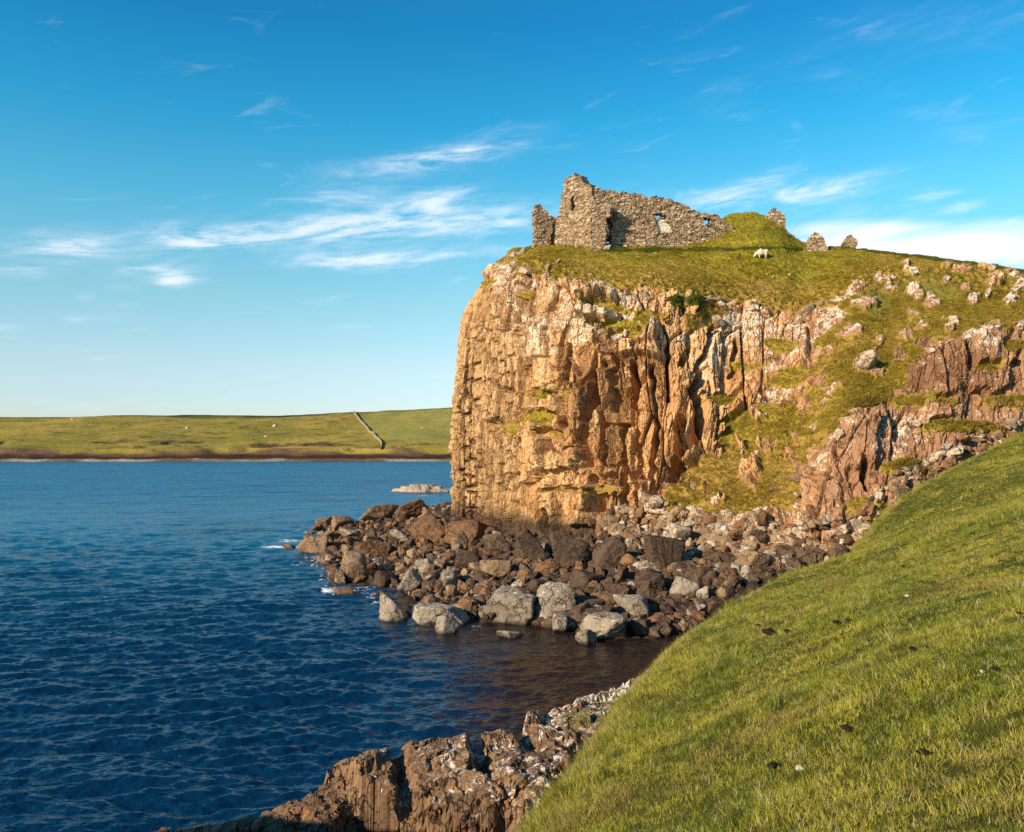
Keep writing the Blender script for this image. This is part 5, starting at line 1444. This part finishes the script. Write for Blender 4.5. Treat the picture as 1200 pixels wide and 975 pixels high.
SKY_RAMP = [(0, (.74, .85, 1.10)), (.05, (.77, .87, 1.06)), (.085, (.86, .92, .97)), (.163, (.73, 1.03, .94)), (.26, (.40, 1.10, 1.08)), (.35, (.15, 1.0, 1.13)), (.45, (.08, .80, 1.06)), (.9, (.30, .80, 1.05))]
CLOUD_COL = (7.2, 7.2, 7.6)
CLOUDS = [ # u, v, half length, half height, tilt, strength
 (400,268,210,20,.09,.42),(480,196,120,16,.13,.36),(440,305,170,13,.04,.36),(70,298,95,16,.06,.42),(190,318,60,14,.05,.34),(950,225,130,16,.05,.34),(110,370,70,9,.02,.3), (505,236,55.2,12.15,0.22,0.945),(545,178,69,10.8,0.14,0.63),(480,190,80.5,13.5,0.1,0.294),(410,228,57.5,13.5,0.12,0.441),(560,262,172.5,12.15,0.07,0.441),(380,268,195.5,18.9,0.09,0.473),(240,280,69,10.8,0.1,0.525),(230,283,34.5,8.1,0.1,0.42),
 (420,308,80.5,9.45,0.03,0.525),(530,298,126.5,9.45,0.08,0.441),(205,329,25.3,10.8,0.05,0.788),(170,315,39.1,9.45,0.06,0.42),(80,283,63.25,14.85,0.05,0.525),(28,318,50.6,9.45,0.08,0.578),(80,290,29.9,6.75,0.1,0.315),(140,335,23,8.1,0,0.315),
 (100,348,16.1,6.75,0,0.367),(150,356,23,5.4,0,0.315),(85,376,13.8,5.4,0,0.367),(415,383,46,4.05,0.03,0.367),(15,384,27.6,5.4,0,0.263),(620,150,46,8.1,0.1,0.263),(620,250,69,16.2,0.1,0.315),
 (1000,262,126.5,21.6,-0.05,0.578),(965,222,80.5,10.8,0.12,0.578),(890,210,46,9.45,0.2,0.525),(838,238,39.1,12.15,0.1,0.63),(1080,233,39.1,5.4,0.12,0.525),(1132,242,34.5,5.4,0.15,0.63),(1120,25,184,40.5,0,0.21),(1000,95,69,13.5,-0.3,0.231),(1080,130,69,13.5,-0.3,0.263),(870,92,69,10.8,0.2,0.189),(1130,160,46,10.8,-0.2,0.21),(850,130,46,13.5,0,0.21),(935,148,18.4,6.75,-0.6,0.263),(740,225,103.5,13.5,0.1,0.158)]
build_light()
cam = bpy.data.cameras.new('Camera'); camo = bpy.data.objects.new('Camera', cam); COL.objects.link(camo)
camo.location = EYE; camo.rotation_euler = (math.radians(90), 0, 0)
cam.sensor_fit = 'HORIZONTAL'; cam.sensor_width = 36; cam.lens = 36 * F / 1200
cam.shift_y = (V0 - 487.5) / 1200; cam.clip_start = .1; cam.clip_end = 20000
SC.camera = camo
SC.view_settings.view_transform = 'Standard'; SC.view_settings.look = 'None'; SC.view_settings.gamma = 1; SC.view_settings.exposure = 0.6
SC.view_settings.use_curve_mapping = False
SC.cycles.use_denoising = False
SC.cycles.max_bounces = 6; SC.cycles.diffuse_bounces = 3; SC.cycles.glossy_bounces = 3; SC.cycles.transmission_bounces = 3

M = dict(cliff=mat_cliff(), meadow=mat_meadow(), beach=mat_beach(), ledge=mat_ledge(), water=mat_water(), far=mat_far_land(), masonry=mat_masonry(),
         blades=mat_blades(), cblades=mat_cliff_blades(),
         grey=mat_boulder('boulder_grey', (.14,.11,.08), (.30,.245,.18), (.46,.385,.29), .05),
         dark=mat_boulder('boulder_dark', (.042,.026,.017), (.098,.061,.038), (.175,.115,.07), -.06),
         brown=mat_boulder('boulder_brown', (.13,.08,.045), (.27,.175,.10), (.40,.28,.17), -.01),
         rust=mat_boulder('boulder_rust', (.10,.05,.024), (.20,.105,.05), (.32,.18,.085), -.06),
         lichen=mat_boulder('boulder_lichen', (.22,.14,.08), (.36,.24,.14), (.48,.34,.21), .16, wet=False),
         white=mat_boulder('stone_white', (.40,.37,.31), (.55,.51,.44), (.66,.62,.54), .06, wet=False),
         pale_masonry=mat_plain('pale_masonry', (.62,.55,.44), .95, .25, 3), wool=mat_plain('wool', (.62,.52,.38), .95, .15, 9), dung=mat_plain('dung', (.022,.016,.011), .95, .4, 9),
         farwall=mat_plain('field_wall_stone', (.25,.19,.13), .95, .4, .8), post=mat_plain('fence_post_wood', (.22,.17,.12)), scrub=mat_plain('scrub_leaves', (.11,.12,.02), .9, .5, 2.5))
head, head_me = build_headland(M['cliff'])
ground, ground_me = build_meadow(M['meadow'])
shore, shore_me = build_shore(M['beach'])
ledge, ledge_me = build_ledge(M['ledge'])
hill, hill_me = build_far(M['far'])
water, water_me = build_sea(M['water'], None)
b_head, b_ground, b_shore, b_far = bvh_of(head_me), bvh_of(ground_me), bvh_of(shore_me), bvh_of(hill_me)
build_ruins(M, b_head)
build_sheep(M, b_head)
build_boulders(M, b_shore, b_head, b_ground)
build_skerry(mat_skerry())
build_meadow_bits(M, b_ground)
build_far_bits(M, b_far)
build_grass(M)
